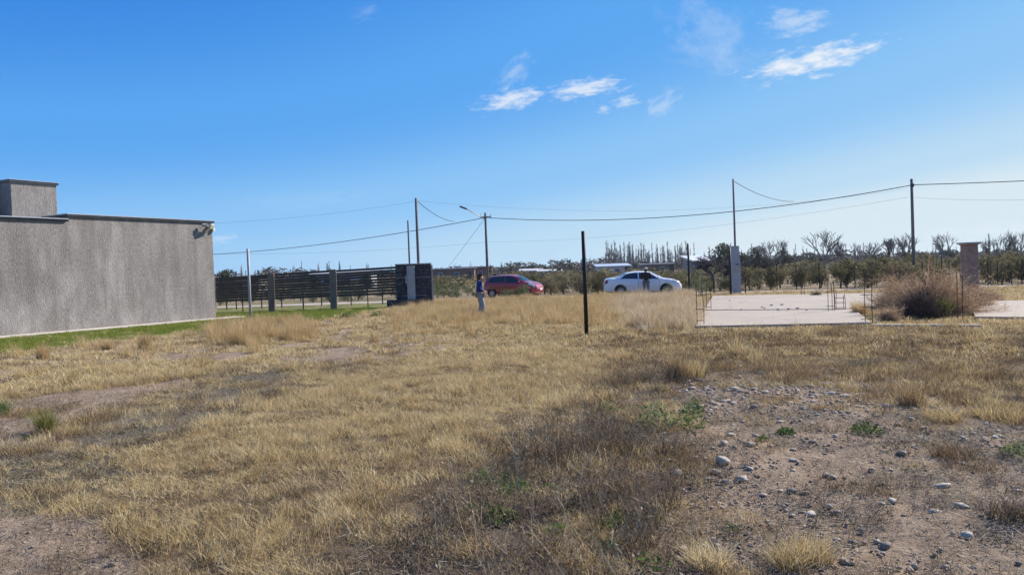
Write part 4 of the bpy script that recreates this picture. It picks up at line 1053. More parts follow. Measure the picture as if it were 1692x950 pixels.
# ------------------------------------------------------------------ dead bush and single plants
def bush_mesh(n, rx, rz, seed, th=.0085, back=.0):
    rd = random.Random(seed); mb = MB()
    for _ in range(n):
        a = rd.uniform(0, 6.283); e = math.asin(rd.uniform(.02, 1)); L = rd.uniform(.45, 1.12) * (.85 + .2 * math.sin(a * 3 + seed) * math.cos(e * 4))
        d = Vector((math.cos(a) * math.cos(e) * rx, math.sin(a) * math.cos(e) * rx * .8, math.sin(e) * rz)) * L
        p0 = d * .05; p1 = d * .55 + Vector((rd.uniform(-.12, .12), rd.uniform(-.12, .12), rd.uniform(-.05, .12))); v = rd.random() * .6
        s = Vector((-math.sin(a), math.cos(a), rd.uniform(-.5, .5))).normalized()
        mb.ribbon([p0, p1, d], [th * 2, th * 1.3, th * .7], s, v)
        for _ in range(9):
            t = rd.uniform(.45, 1); q = p0.lerp(p1, t * 1.4) if t < .7 else p1.lerp(d, (t - .7) / .3)
            f = Vector((rd.uniform(-1, 1), rd.uniform(-1, 1), rd.uniform(-.4, 1))).normalized() * rd.uniform(.06, .2)
            mb.ribbon([q, q + f], [th, th * .5], f.cross(Vector((rd.uniform(-1, 1), rd.uniform(-1, 1), rd.uniform(-1, 1)))).normalized(), .25 + rd.random() * .75)
    return mb
def bush(px, py, w_px, top_py, label, mat, seed, n=420, Yoff=0):
    p = gnd(px, py); p.y += Yoff; rx = w_px / 2 * p.y / F; rz = at(px, top_py, p.y).z
    o = empty('dead_bush', (p.x, p.y, 0)); tag(o, label, 'bush')
    bush_mesh(n, rx, rz, seed).build('twigs', M[mat], o); stems(8, rz * .6, rx * .4, .02).build('stems', M['bark_dark'], o); return o
bush(1520, 529, 110, 462, 'dark tangled dead bush in front of the brown bush', 'tumble_dark', 1, 620)
bush(1545, 522, 250, 424, 'large rounded brown dead bush behind the foundation beam', 'tumble', 2, 2000)
bush(1480, 512, 130, 438, 'brown dead bush leaning over the slab edge', 'tumble', 3, 900)
bush(1618, 510, 90, 458, 'thin brown dead bush under the brick pillar', 'tumble', 4, 300)
bush(1470, 535, 60, 500, 'low dry brown weed clump at the slab corner', 'tumble', 5, 220)
bush(1348, 492, 24, 481, 'small dark dead weed lying on the foundation slab', 'tumble_dark', 6, 90)
bush(1640, 500, 60, 478, 'low brown dead bush behind the second slab', 'tumble', 7, 200)
def tuft(px, py, h, rad, n, mat, label, w_=.006, lean=.55, base=None):
    p = gnd(px, py); o = empty('grass_tuft', (p.x, p.y, Hs(p.x, p.y))); tag(o, label, 'grass tuft')
    blade_clump(n, rad, h * .5, h, w_, lean, 3, .6).build('blades', M[mat], o)
    if base: blade_clump(n // 2, rad * 1.1, h * .15, h * .5, w_, lean, 2, .6).build('dead_base', M[base], o)
    return o
tuft(75, 713, .36, .09, 340, 'tuft', 'yellow-green grass tuft standing on the bare soil strip', .005, .5, 'green')
tuft(0, 685, .26, .12, 260, 'green', 'dark green grass tuft at the edge of the soil strip', .006, .7)
tuft(1560, 527, .75, .12, 240, 'tuft', 'yellow-green grass tuft between dead bush and rebar', .012, .5, 'straw_tall')
tuft(1118, 632, .55, .16, 420, 'straw_brown', 'tall brown grass clump with a dark base at the gravel edge', .005, .35, 'tumble_dark')
tuft(1142, 628, .38, .2, 380, 'straw', 'golden grass clump beside the tall brown clump', .005, .5, 'straw_brown')
tuft(1505, 676, .36, .14, 300, 'straw_brown', 'brown grass clump standing on the sandy soil', .005, .5, 'dark')
tuft(1575, 755, .16, .16, 260, 'straw_brown', 'flat brown grass clump on the sandy soil', .005, .9, 'dark')
tuft(1555, 695, .2, .22, 360, 'straw', 'spreading golden grass clump beyond the brown clump', .005, .9, 'straw_brown')
tuft(1420, 521, .55, .22, 300, 'straw_tall', 'straw grass clump growing through the slab edge', .012, .5)
tuft(1345, 925, .22, .10, 300, 'straw', 'golden grass tuft on the soil below the tan stone', .004, .7)
tuft(1305, 938, .2, .10, 300, 'straw', 'golden grass tuft beside another tuft on the soil', .004, .8)
tuft(1170, 938, .2, .12, 300, 'straw', 'golden grass tuft below the grey upright stone', .004, .8)
tuft(1675, 868, .22, .16, 260, 'dark', 'dark dead clump at the edge of the sandy soil', .004, .8)
tuft(1668, 690, .26, .25, 380, 'straw', 'wide straw clump beyond the sandy soil', .005, .8, 'straw_brown')
tuft(70, 595, .5, .12, 260, 'straw_tall', 'thin straw tuft beside the lawn edge', .006, .35)
tuft(240, 577, .5, .14, 260, 'straw_tall', 'upright straw tuft between lawn and soil', .008, .4, 'dark')
tuft(180, 578, .4, .16, 260, 'straw_tall', 'bushy straw tuft at the lawn edge', .008, .6, 'straw_brown')
def weed(px, py, rad, h, n, size, label, mat='green'):
    p = gnd(px, py); o = leaf_plant(n, rad, h, size).build('green_weed', M[mat]); o.location = (p.x, p.y, Hs(p.x, p.y)); return tag(o, label, 'weed')
weed(1430, 722, .17, .12, 330, .022, 'bright green leafy weed alone on the gravel')
weed(1140, 718, .16, .30, 330, .022, 'tall green leafy weed at the edge of the gravel')
weed(1148, 690, .12, .25, 220, .022, 'green leafy weed behind the tall green weed')
weed(1085, 715, .2, .32, 420, .026, 'grey-green leafy weed among dead stalks', 'pale_g')
weed(1298, 724, .10, .09, 170, .024, 'small green weed between gravel stones')
weed(1260, 737, .06, .06, 90, .02, 'tiny green weed below the gravel heap')
weed(1685, 755, .15, .13, 260, .02, 'dark green weed at the border of the sandy soil')
weed(1210, 883, .06, .04, 90, .016, 'tiny green weed on sandy soil')
weed(50, 722, .10, .06, 160, .018, 'low green weed beside the yellow-green tuft')
weed(100, 803, .05, .03, 80, .012, 'tiny grey-green weed on the lower bare soil', 'greygreen')
weed(1432, 610, .12, .08, 160, .022, 'small green weed in the brown grass behind the gravel')
for px, py, l in ((625, 524, 'dark green weed on the lawn below the second fence post'), (575, 526, 'green weed on the lawn near the dry grass')):
    weed(px, py, .35, .28, 300, .05, l)
for px, py, l in ((1670, 640, 'low dry weed mat past the gravel'),): weed(px, py, .3, .08, 200, .02, l, 'greygreen')

# ------------------------------------------------------------------ cars
def car_paint(name, col):
    m, nt, b = new_mat(name)
    nt.links.new(ramp(nt, noise(nt, 3, 4), [(.3, tuple(q * .9 for q in col)), (.7, col)]), b.inputs['Base Color'])
    b.inputs['Roughness'].default_value = .32; b.inputs['Coat Weight'].default_value = .8; b.inputs['Coat Roughness'].default_value = .06
    return m
m_, nt, b = new_mat('car_glass'); nt.links.new(ramp(nt, noise(nt, 2, 2), [(0, (.012, .016, .018)), (1, (.03, .036, .04))]), b.inputs['Base Color'])
b.inputs['Roughness'].default_value = .06; b.inputs['Specular IOR Level'].default_value = .6
M['glass'] = m_
M['tyre'] = simple('tyre_rubber', (.018, .018, .02), rough=.85); M['rim'] = simple('alloy_rim', (.5, .5, .52), (.4, .4, .42), .35, 5, .8)
M['black_plastic'] = simple('black_plastic', (.02, .02, .022), rough=.6)
M['red_lens'] = simple('red_lens', (.42, .02, .025), rough=.2); M['clear_lens'] = simple('clear_lens', (.6, .63, .66), rough=.15, spec=.6)
def smooth_interp(x, pts):
    xs = np.array([p[0] for p in pts]); ys = np.array([p[1] for p in pts])
    n = len(xs); mt = np.zeros(n); d = np.diff(ys) / np.diff(xs)
    mt[0], mt[-1] = d[0], d[-1]
    for i in range(1, n - 1):
        mt[i] = 0 if d[i-1] * d[i] <= 0 else 2 * d[i-1] * d[i] / (d[i-1] + d[i])
    i = int(np.clip(np.searchsorted(xs, x) - 1, 0, n - 2)); h = xs[i+1] - xs[i]; t = (x - xs[i]) / h
    return ((2*t**3-3*t**2+1)*ys[i] + (t**3-2*t**2+t)*h*mt[i] + (-2*t**3+3*t**2)*ys[i+1] + (t**3-t**2)*h*mt[i+1])
def make_car(name, label, S, paint, loc, rz):
    """S: profiles over x (front is +x): top, belt, low, half width, roof half width; glass ranges; axles"""
    root = empty(name, loc, rz); tag(root, label, 'car')
    prof = lambda k, x: float(smooth_interp(x, S[k]))
    def section(x):
        zt, zb, zl, w_ = prof('top', x), prof('belt', x), prof('low', x), prof('w', x)
        zb = min(zb, zt - .015); cab = np.clip((zt - zb) / .35, 0, 1)
        wt = w_ * (.86 - .0 * cab) * (1 - cab) + S['roof_w'] * cab
        H_ = zb - zl
        return [(0, zl), (w_ * .80, zl), (w_ * .95, zl + H_ * .10), (w_ * .99, zl + H_ * .32), (w_, zl + H_ * .58), (w_ * .985, zl + H_ * .86), (w_ * .955, zb),
                (wt + (w_ * .955 - wt) * .45, zb + (zt - zb) * .52), (wt, zt - (.055 if cab > .5 else .012)), (wt * .86, zt - .012 * (1 + cab)), (wt * .5, zt + .004), (0, zt + .012)]
    x0, x1 = S['top'][0][0], S['top'][-1][0]; n = 60
    xs = [x0 + (x1 - x0) * (.5 - .5 * math.cos(math.pi * i / n)) for i in range(n + 1)]
    vs, fs = [], []; k = 12
    for x in xs:
        s_ = section(x); vs += [(x, y, z) for y, z in s_] + [(x, -y, z) for y, z in s_[1:-1]]
    m_ring = 2 * k - 2
    ring = list(range(k)) + [k + j for j in range(k - 2)][::-1]
    for i in range(n):
        for j in range(m_ring):
            a, b_ = ring[j], ring[(j + 1) % m_ring]
            fs.append((i*m_ring + a, (i+1)*m_ring + a, (i+1)*m_ring + b_, i*m_ring + b_))
    fs += [tuple(ring), tuple(n*m_ring + q for q in ring[::-1])]
    body = MB().add(vs, fs).build('body', paint, root, True)
    bm = bmesh.new(); bm.from_mesh(body.data); bmesh.ops.recalc_face_normals(bm, faces=bm.faces); bm.to_mesh(body.data); bm.free()
    cut = MB()
    for ax in S['axles']: cut.tube([(ax, -1.3, S['r'] + .01), (ax, 1.3, S['r'] + .01)], S['r'] + .065, 28)
    co_ = cut.build('cut', paint); bm = bmesh.new(); bm.from_mesh(co_.data); bmesh.ops.recalc_face_normals(bm, faces=bm.faces); bm.to_mesh(co_.data); bm.free()
    tmp = link('tmp', body.data.copy()); md = tmp.modifiers.new('b', 'BOOLEAN'); md.operation = 'DIFFERENCE'; md.object = co_; md.solver = 'EXACT'
    bpy.context.view_layer.update()
    nm = bpy.data.meshes.new_from_object(tmp.evaluated_get(bpy.context.evaluated_depsgraph_get()))
    if len(nm.polygons) > 300: body.data = nm; nm.shade_smooth(); nm.set_sharp_from_angle(angle=R(35))
    bpy.data.objects.remove(tmp); bpy.data.objects.remove(co_)
    def surf(x, j, side):
        s_ = section(x); i = int(min(max(math.floor(j), 0), k - 2)); t = j - i
        y, z = s_[i][0] * (1 - t) + s_[i+1][0] * t, s_[i][1] * (1 - t) + s_[i+1][1] * t
        return Vector((x, side * y, z))
    def patch(nm_, xa, xb, ja, jb, side, mat, parent=body, off=.006, nu=8, nv=5, both=False):
        """panel on the shell: xa/xb may be functions of v so that its ends slope"""
        fa_ = xa if callable(xa) else (lambda v: xa); fb_ = xb if callable(xb) else (lambda v: xb)
        g = []
        for iv in range(nv + 1):
            v = iv / nv; j = ja + (jb - ja) * v
            for iu in range(nu + 1):
                u = iu / nu; x = fa_(v) + (fb_(v) - fa_(v)) * u; s2 = side
                if both: s2 = 1 if v < .5 else -1; j2 = ja + (jb - ja) * (2 * v if v < .5 else 2 - 2 * v); p = surf(x, j2, s2)
                else: p = surf(x, j, side)
                e = .01
                j3 = j2 if both else j
                n_ = (surf(x + e, j3, s2) - surf(x - e, j3, s2)).cross(surf(x, min(j3 + .05, k - 1.001), s2) - surf(x, j3 - .05, s2)) * s2
                if n_.length > 0: p = p + n_.normalized() * off * (1 if n_.dot(Vector((0, p.y, p.z - .6))) > 0 else -1)
                g.append(p)
        fs_ = [(a*(nu+1)+c_, a*(nu+1)+c_+1, (a+1)*(nu+1)+c_+1, (a+1)*(nu+1)+c_) for a in range(nv) for c_ in range(nu)]
        return MB().add(g, fs_).build(nm_, mat, parent, True)
    for sd_ in (1, -1):
        for (a0, a1, b0, b1) in S['side_glass']:
            patch('side_window', (lambda v, a0=a0, a1=a1: a0 + (a1 - a0) * v), (lambda v, b0=b0, b1=b1: b0 + (b1 - b0) * v), 6.12, 7.9, sd_, M['glass'])
        patch('headlight', S['head'][0], S['head'][1], 5.2, 7.6, sd_, M['clear_lens'], off=.012)
        patch('tail_lamp', S['tail'][0], S['tail'][1], 4.6, 6.2, sd_, M['red_lens'], off=.012)
        for hx in S['handles']: 
            p = surf(hx, 5.15, sd_); MB().box(p + Vector((0, sd_ * .015, 0)), (.18, .03, .03)).build('door_handle', paint, body, bevel=.008)
        for lx in S['doors']: patch('door_gap', lx - .006, lx + .006, 2.2, 6.1, sd_, M['black_plastic'], off=.003, nu=1, nv=8)
        patch('sill_trim', -S['sill'], S['sill'], 1.0, 2.0, sd_, M['black_plastic'], off=.008)
        p = surf(S['mirror'], 6.15, sd_); MB().box(p + Vector((0, sd_ * .12, .05)), (.12, .2, .13)).build('wing_mirror', paint, body, bevel=.03)
    patch('windscreen', S['ws'][0], S['ws'][1], 8.15, 11, 1, M['glass'], both=True, nv=10)
    patch('rear_window', S['rw'][0], S['rw'][1], 8.15, 11, 1, M['glass'], both=True, nv=10)
    MB().box((x1 - .03, 0, .42), (.06, .9, .14)).build('grille', M['black_plastic'], body, bevel=.02)
    MB().box((x1 + .005, 0, .50), (.02, .42, .12)).build('number_plate', M['white_paint'], body)
    MB().box((x0 - .005, 0, .72), (.02, .42, .12)).build('number_plate', M['white_paint'], body)
    ty = MB(); rr = S['r']; prof_ = [(rr*.64, -.10), (rr*.9, -.105), (rr, -.075), (rr, .075), (rr*.9, .105), (rr*.64, .10)]
    nn = 28; vs = [(math.cos(6.283185*i/nn)*q[0], q[1], math.sin(6.283185*i/nn)*q[0]) for i in range(nn) for q in prof_]
    ty.add(vs, [(i*6+j, i*6+(j+1)%6, ((i+1)%nn)*6+(j+1)%6, ((i+1)%nn)*6+j) for i in range(nn) for j in range(6)])
    tyme = ty.mesh('tyre', M['tyre'], True)
    rm = MB(); rm.tube([(0, -.03, 0), (0, .03, 0)], rr * .2, 14); 
    rm.tube([(0, -.098, 0), (0, -.06, 0)], rr*.18, 12); rm.tube([(0, .06, 0), (0, .098, 0)], rr*.18, 12)
    for i in range(10):
        a = i * 6.28318 / 10; rm.box((math.cos(a)*rr*.4, 0, math.sin(a)*rr*.4), (rr*.5, .14, rr*.1), Euler((0, -a, 0)).to_matrix())
    vs = [(math.cos(6.283185*i/nn)*q[0], q[1], math.sin(6.283185*i/nn)*q[0]) for i in range(nn) for q in ((rr*.60, -.1), (rr*.66, -.1), (rr*.66, .1), (rr*.60, .1))]
    rm.add(vs, [(i*4+j, i*4+(j+1)%4, ((i+1)%nn)*4+(j+1)%4, ((i+1)%nn)*4+j) for i in range(nn) for j in range(4)])
    rme = rm.mesh('rim', M['rim'])
    dk = MB().tube([(0, -.04, 0), (0, .04, 0)], rr * .62, 20).mesh('brake_disc', M['black_plastic'])
    for ax in S['axles']:
        for sd_ in (1, -1):
            wh = link('wheel', tyme, root); wh.location = (ax, sd_ * (S['w_mid'] - .12), rr)
            link('rim', rme, wh); link('brake_disc', dk, wh)
        MB().box((ax, 0, rr + .02), (rr * 1.9, S['w_mid'] * 1.6, .1)).build('underbody', M['black_plastic'], root)
    return root
SEDAN = dict(top=[(-2.31, .80), (-2.24, 1.02), (-1.95, 1.10), (-1.62, 1.14), (-.95, 1.39), (-.35, 1.455), (.15, 1.45), (.55, 1.385), (1.28, 1.02), (1.8, .93), (2.12, .80), (2.31, .58)],
    belt=[(-2.31, .66), (-2.2, .95), (-1.6, 1.03), (0, .97), (1.28, .95), (1.8, .86), (2.15, .70), (2.31, .46)],
    low=[(-2.31, .36), (-2.1, .27), (-1.5, .20), (1.5, .19), (2.1, .24), (2.31, .30)],
    w=[(-2.31, .62), (-2.2, .76), (-1.8, .86), (0, .888), (1.6, .875), (2.05, .80), (2.22, .70), (2.31, .55)],
    roof_w=.60, side_glass=[(-1.36, -.98, -.30, -.30), (-.22, -.22, .92, .44)], ws=(.58, 1.22), rw=(-1.58, -1.0),
    head=(1.75, 2.14), tail=(-2.27, -2.08), handles=(-.95, .05), doors=(-.26, .98), sill=.85, mirror=.92, axles=(1.37, -1.33), r=.325, w_mid=.885)
HATCH = dict(top=[(-1.92, .70), (-1.86, 1.0), (-1.68, 1.34), (-1.3, 1.45), (-.5, 1.495), (0, 1.485), (.42, 1.40), (1.10, 1.04), (1.5, .95), (1.82, .78), (1.96, .55)],
    belt=[(-1.92, .58), (-1.8, .92), (-1.2, .98), (0, .95), (1.1, .93), (1.5, .86), (1.8, .68), (1.96, .45)],
    low=[(-1.92, .38), (-1.7, .27), (-1.2, .20), (1.2, .19), (1.75, .24), (1.96, .32)],
    w=[(-1.92, .60), (-1.8, .76), (-1.3, .83), (0, .85), (1.3, .84), (1.7, .76), (1.88, .64), (1.96, .5)],
    roof_w=.58, side_glass=[(-1.52, -1.36, -.34, -.34), (-.26, -.26, .78, .34)], ws=(.45, 1.04), rw=(-1.84, -1.6),
    head=(1.4, 1.80), tail=(-1.88, -1.70), handles=(-.9, .0), doors=(-.3, .84), sill=.7, mirror=.76, axles=(1.22, -1.24), r=.30, w_mid=.85)
cw = at(1061, 480, 47.0)
make_car('sedan_car', 'white four-door sedan parked on the dirt road beyond the dry grass', SEDAN, car_paint('white_car_paint', (.78, .79, .81)), (cw.x, 47.0, .02), R(-5))
cr_ = at(849, 480, 51.5)
make_car('hatchback_car', 'small dark red hatchback parked behind the person in blue', HATCH, car_paint('red_car_paint', (.30, .010, .018)), (cr_.x, 51.5, .02), R(-24))

# ------------------------------------------------------------------ people
def skin_mesh(name, V, E, rad, mat, parent, sub=2, root_i=0):
    me = bpy.data.meshes.new(name); me.from_pydata([Vector(v) for v in V], E, []); o = link(name, me)
    o.modifiers.new('skin', 'SKIN').use_smooth_shade = True
    sv = me.skin_vertices[0].data
    for i, r_ in enumerate(rad):
        sv[i].radius = (r_, r_) if isinstance(r_, (int, float)) else r_
        sv[i].use_root = (i == root_i)
    sb = o.modifiers.new('sub', 'SUBSURF'); sb.levels = sb.render_levels = sub
    bpy.context.view_layer.update()
    nm = bpy.data.meshes.new_from_object(o.evaluated_get(bpy.context.evaluated_depsgraph_get()))
    nm.name = name; nm.materials.clear(); nm.materials.append(mat); nm.shade_smooth(); bpy.data.objects.remove(o)
    return link(name, nm, parent)
def person(loc, rz, hgt, label, J, mats, hat=False, ponytail=False):
    """J: joint positions in metres for a 1.7 m figure facing +x (x forward, y to its left)"""
    root = empty('person', loc, rz); root.scale = (hgt / 1.7 * 1.14, hgt / 1.7 * 1.14, hgt / 1.7); tag(root, label, 'person')
    V, E, r_ = [], [], []
    def chain(pts, rads, start=None):
        prev = start
        for p, q in zip(pts, rads):
            V.append(p); r_.append(q); i = len(V) - 1
            if prev is not None: E.append((prev, i))
            prev = i
        return prev
    pelvis = chain([J['pelvis']], [(.15, .105)]); waist = chain([J['waist']], [(.13, .095)], pelvis); chest = chain([J['chest']], [(.16, .11)], waist)
    neck = chain([J['neck']], [.058], chest); hx, hy, hz_ = J['head']
    jaw = chain([(hx + .015, hy, hz_ - .075)], [.066], neck); head = chain([(hx, hy, hz_ + .02), (hx - .015, hy, hz_ + .085)], [(.078, .098), (.066, .082)], jaw)
    chain([(hx + .105, hy, hz_ - .02), (hx + .122, hy, hz_ - .035)], [.016, .012], len(V) - 2)
    for sd_ in (1, -1): chain([(hx - .01, hy + sd_ * .082, hz_ - .01)], [.018], head - 1)
    for s_ in ('l', 'r'):
        sg = 1 if s_ == 'l' else -1
        wr = chain([J['sh_' + s_], J['el_' + s_], J['wr_' + s_]], [.062, .045, .032], chest)
        a, c_ = Vector(J['el_' + s_]), Vector(J['wr_' + s_]); d = (c_ - a).normalized(); sidev = d.cross(Vector((0, 0, 1))).normalized()
        pal = chain([c_ + d * .06], [(.036, .02)], wr)
        up_ = sidev.cross(d)
        for f, L_ in ((-1.5, .06), (-.5, .072), (.5, .068), (1.5, .052)):
            b0 = c_ + d * .085 + sidev * f * .017
            chain([b0, b0 + d * L_ * .55 - up_ * .008, b0 + d * L_ - up_ * .03], [.010, .009, .007], pal)
        t0 = c_ + d * .03 + sidev * sg * .036; chain([t0, t0 + d * .035 + sidev * sg * .012], [.012, .009], pal)
        chain([J['hip_' + s_], J['kn_' + s_], J['an_' + s_], tuple(Vector(J['an_' + s_]) + Vector((.10, 0, -.055)))], [.092, .058, .042, .036], pelvis)
    skin_mesh('body', V, E, r_, mats['skin'], root)
    # jacket
    V, E, r_ = [], [], []
    hem = tuple(Vector(J['pelvis']) + Vector((0, 0, mats.get('hem', -.04))))
    i0 = chain([hem], [(.178, .135)]); i1 = chain([J['waist']], [(.168, .128)], i0); i2 = chain([J['chest']], [(.20, .142)], i1); chain([tuple(Vector(J['neck']) - Vector((0, 0, .015)))], [.078], i2)
    for s_ in ('l', 'r'):
        c_ = Vector(J['el_' + s_]).lerp(Vector(J['wr_' + s_]), .93); chain([J['sh_' + s_], J['el_' + s_], c_], [.086, .068, .052], i2)
    jk = skin_mesh('jacket', V, E, r_, mats['jacket'], root)
    if 'band' in mats:
        V, E, r_ = [], [], []; chain([tuple(Vector(hem) + Vector((0, 0, -.04))), tuple(Vector(hem) + Vector((0, 0, .12)))], [(.176, .136), (.184, .142)]); skin_mesh('waistband', V, E, r_, mats['band'], jk)
    V, E, r_ = [], [], []
    i0 = chain([tuple(Vector(J['pelvis']) + Vector((0, 0, .03)))], [(.162, .118)]); 
    for s_ in ('l', 'r'): chain([J['hip_' + s_], J['kn_' + s_], tuple(Vector(J['an_' + s_]) + Vector((0, 0, .02)))], [.108, .076, .062], i0)
    skin_mesh('trousers', V, E, r_, mats['trousers'], root)
    for s_ in ('l', 'r'):
        V, E, r_ = [], [], []; a = Vector(J['an_' + s_]); chain([a + Vector((-.05, 0, -.04)), a + Vector((.06, 0, -.045)), a + Vector((.16, 0, -.055))], [.05, .05, .038]); skin_mesh('shoe', V, E, r_, mats['shoe'], root)
    V, E, r_ = [], [], []
    i0 = chain([(hx - .03, hy, hz_ + .03), (hx - .025, hy, hz_ + .095)], [(.09, .10), (.074, .086)]); chain([(hx - .065, hy, hz_ - .06)], [(.07, .055)], 0)
    if ponytail: chain([(hx - .11, hy, hz_ - .13), (hx - .10, hy, hz_ - .25)], [.045, .03], len(V) - 1)
    skin_mesh('hair', V, E, r_, mats['hair'], root)
    for sd_ in (1, -1):
        bm = bmesh.new(); bmesh.ops.create_icosphere(bm, subdivisions=1, radius=.011); me = bpy.data.meshes.new('eye'); bm.to_mesh(me); bm.free(); me.materials.append(M['black_plastic'])
        o = link('eye', me, root); o.location = (hx + .088, hy + sd_ * .032, hz_ + .015)
    if hat:
        bm = bmesh.new(); bmesh.ops.create_uvsphere(bm, u_segments=20, v_segments=12, radius=1)
        for v in bm.verts: v.co = Vector((v.co.x * .125, v.co.y * .112, max(v.co.z, -.35) * .10))
        me = bpy.data.meshes.new('cap'); bm.to_mesh(me); bm.free(); me.shade_smooth(); me.materials.append(mats['hat'])
        ht = link('cap', me, root); ht.location = (hx - .02, hy, hz_ + .085)
        MB().box((.15, 0, -.02), (.12, .16, .015), Euler((0, R(10), 0)).to_matrix()).build('peak', mats['hat'], ht, bevel=.005)
    return root
SK = simple('skin_tone', (.42, .26, .19), (.36, .21, .15), .6)
J1 = dict(pelvis=(0, 0, .93), waist=(-.01, 0, 1.1), chest=(-.015, 0, 1.3), neck=(.005, 0, 1.46), head=(.05, 0, 1.57),
    sh_l=(-.01, .17, 1.37), el_l=(.0, .24, 1.12), wr_l=(.17, .13, 1.03), sh_r=(-.01, -.17, 1.37), el_r=(-.03, -.23, 1.12), wr_r=(.15, -.13, 1.0),
    hip_l=(0, .09, .87), kn_l=(.05, .10, .48), an_l=(-.02, .10, .09), hip_r=(0, -.09, .87), kn_r=(.09, -.10, .48), an_r=(.10, -.10, .09))
p = gnd(794, 523)
person((p.x, p.y, Hs(p.x, p.y)), R(8), 1.66, 'person in a blue jacket and grey jeans standing sideways in the dry grass', J1,
    dict(skin=SK, jacket=simple('blue_jacket', (.012, .04, .22), (.008, .02, .11), .75), band=simple('navy_band', (.012, .013, .022)), trousers=simple('grey_jeans', (.30, .32, .36), (.20, .215, .25), .85),
         shoe=simple('white_shoe', (.62, .6, .57)), hair=simple('dark_hair', (.022, .014, .011), rough=.5)), ponytail=True)
J2 = dict(pelvis=(0, 0, .93), waist=(0, 0, 1.1), chest=(-.01, 0, 1.3), neck=(.01, 0, 1.46), head=(.045, 0, 1.57),
    sh_l=(-.01, .19, 1.37), el_l=(-.02, .29, 1.12), wr_l=(.18, .13, 1.06), sh_r=(-.01, -.19, 1.37), el_r=(-.02, -.29, 1.12), wr_r=(.18, -.13, 1.06),
    hip_l=(0, .095, .87), kn_l=(.03, .11, .48), an_l=(-.01, .12, .09), hip_r=(0, -.095, .87), kn_r=(.02, -.11, .48), an_r=(.0, -.13, .09))
p = at(1068, 480, 45.2)
person((p.x, 45.2, 0), R(86), 1.66, 'person in a black jacket and grey cap seen from behind beside the white sedan', J2,
    dict(skin=SK, jacket=simple('black_jacket', (.016, .016, .018), (.010, .010, .012), .8), trousers=simple('grey_trousers', (.15, .15, .16), (.11, .11, .12), .85), shoe=simple('dark_shoe', (.03, .028, .027)),
         hair=simple('brown_hair', (.05, .035, .027)), hat=simple('grey_cap', (.62, .58, .56), (.52, .49, .47), .85)), hat=True)

# vineyard trellis posts and wire fence posts
for px in (1283, 1315, 1353, 1399, 1412, 1448, 1502, 1524, 1537, 1556, 1568, 1632, 1648, 1671, 1688):
    Y = float(road_y(at(px, 470, 43).x)) + rv(2.2, 2.8); p = at(px, 440, Y)
    o = MB().tube([(0, 0, -.1), (0, 0, rv(1.1, 1.75))], .028, 6).build('trellis_post', M['bark_dark']); o.location = (p.x, Y, 0)
    tag(o, 'thin dark trellis post along the edge of the vine rows', 'post', 'vine trellis posts')
for px in (374, 390, 432, 465, 501, 531, 580, 632, 1180, 1232):
    Y = 47.5 if px < 700 else 44; p = at(px, 490, Y)
    o = MB().tube([(0, 0, -.1), (0, 0, .95)], .04, 6).build('fence_stake', M['bark_dark']); o.location = (p.x, Y, 0)
    tag(o, 'short dark stake of the low wire fence beside the dirt road', 'post', 'stakes of the wire fence')

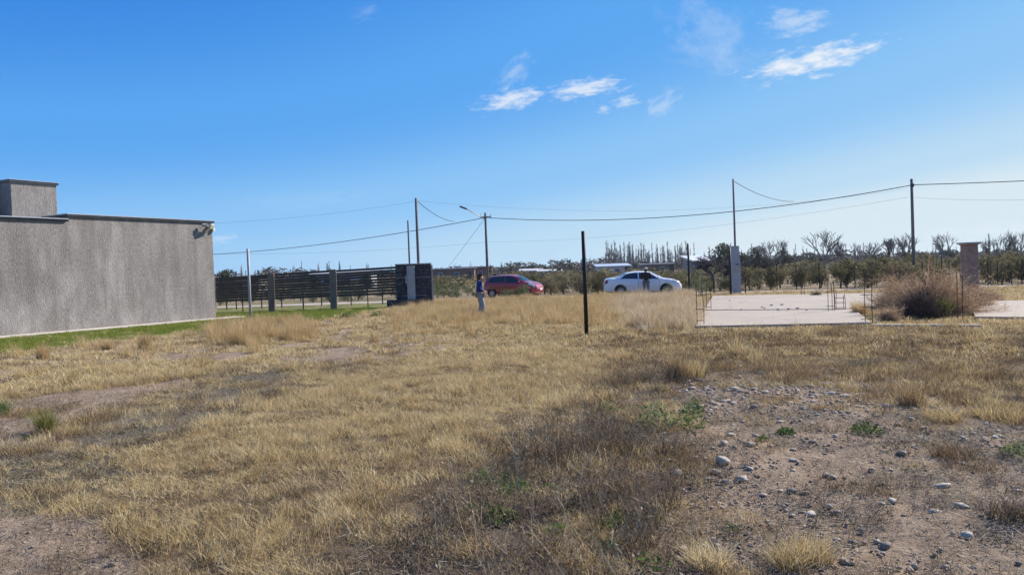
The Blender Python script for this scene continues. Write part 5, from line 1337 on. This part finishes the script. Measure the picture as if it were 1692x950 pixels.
# ------------------------------------------------------------------ far houses
def house(px, Y, w_, d_, h_, wallc, roofc, label, pitch=.0, rz=0.0, wins=2):
    p = at(px, 455, Y); o = empty('farm_house', (p.x, Y, 0), rz); tag(o, label, 'house')
    MB().box((0, 0, h_ / 2), (w_, d_, h_)).build('wall', simple('wall_paint', wallc), o)
    ro = MB().add([(-w_/2-.4, -d_/2-.4, h_), (w_/2+.4, -d_/2-.4, h_), (w_/2+.4, d_/2+.4, h_ + pitch), (-w_/2-.4, d_/2+.4, h_ + pitch),
                   (-w_/2-.4, -d_/2-.4, h_+.18), (w_/2+.4, -d_/2-.4, h_+.18), (w_/2+.4, d_/2+.4, h_+pitch+.18), (-w_/2-.4, d_/2+.4, h_+pitch+.18)],
                  [(0,3,2,1),(4,5,6,7),(0,1,5,4),(1,2,6,5),(2,3,7,6),(3,0,4,7)]).build('roof', simple('roof_sheet', roofc, rough=.5), o)
    for k in range(wins):
        x = -w_ / 2 + w_ * (k + .7) / (wins + .8)
        wn = MB().box((x, -d_/2 - .02, h_ * .55), (1.0, .08, 1.0)).build('window', M['white_paint'], o); MB().box((x, -d_/2 - .07, h_ * .55), (.85, .03, .85)).build('pane', M['flash'], wn)
    MB().box((w_ * .42, -d_/2 - .02, 1.0), (.9, .06, 2.0)).build('door', M['bark_dark'], o)
house(1012, 150, 6.0, 5, 1.9, (.45, .5, .56), (.42, .48, .55), 'low pale blue roofed shed behind the white sedan boot', .5)
house(1152, 140, 3.2, 5, 2.3, (.3, .27, .25), (.68, .68, .7), 'dark shed with a bright white sloping roof near the pale shrub', 1.0, .2, 1)
house(1085, 165, 6.5, 5, 2.0, (.16, .13, .12), (.12, .11, .11), 'low dark flat-roofed house behind the white sedan roof', .2)
house(878, 170, 4.5, 5, 1.6, (.42, .40, .37), (.58, .57, .55), 'small pale roofed shed beyond the bonnet of the red hatchback', .4)
house(908, 160, 4.5, 4, 1.4, (.2, .18, .16), (.62, .6, .56), 'long low shed with a cream roof between the two cars', .3)
house(735, 180, 14, 6, 2.6, (.2, .12, .10), (.10, .08, .08), 'long dark brick house between entrance wall and street-light pole', .2, 0, 3)
house(790, 190, 7, 6, 2.9, (.22, .10, .085), (.12, .09, .09), 'dark red house just behind the person in blue', .2)
house(398, 95, 6, 5, 1.9, (.5, .48, .46), (.3, .28, .27), 'pale house glimpsed through the slat fence', .3)
house(570, 120, 9, 5, 2.2, (.5, .49, .48), (.42, .42, .43), 'pale house glimpsed behind the second fence post', .3)

# ------------------------------------------------------------------ air
hz_m = bpy.data.materials.new('pale_haze'); hz_m.use_nodes = True; nt = hz_m.node_tree; nt.nodes.clear()
ho = N(nt, 'ShaderNodeOutputMaterial'); pv = N(nt, 'ShaderNodeVolumePrincipled')
pv.inputs['Color'].default_value = (.86, .91, 1, 1); pv.inputs['Density'].default_value = .00016; pv.inputs['Anisotropy'].default_value = .2
nt.links.new(pv.outputs[0], ho.inputs['Volume'])
hb = MB().box((0, 400, 6.5), (3000, 1600, 15.5)).build('haze', hz_m); tag(hb, 'thin pale air haze over the whole plain', 'haze', kind='stuff')
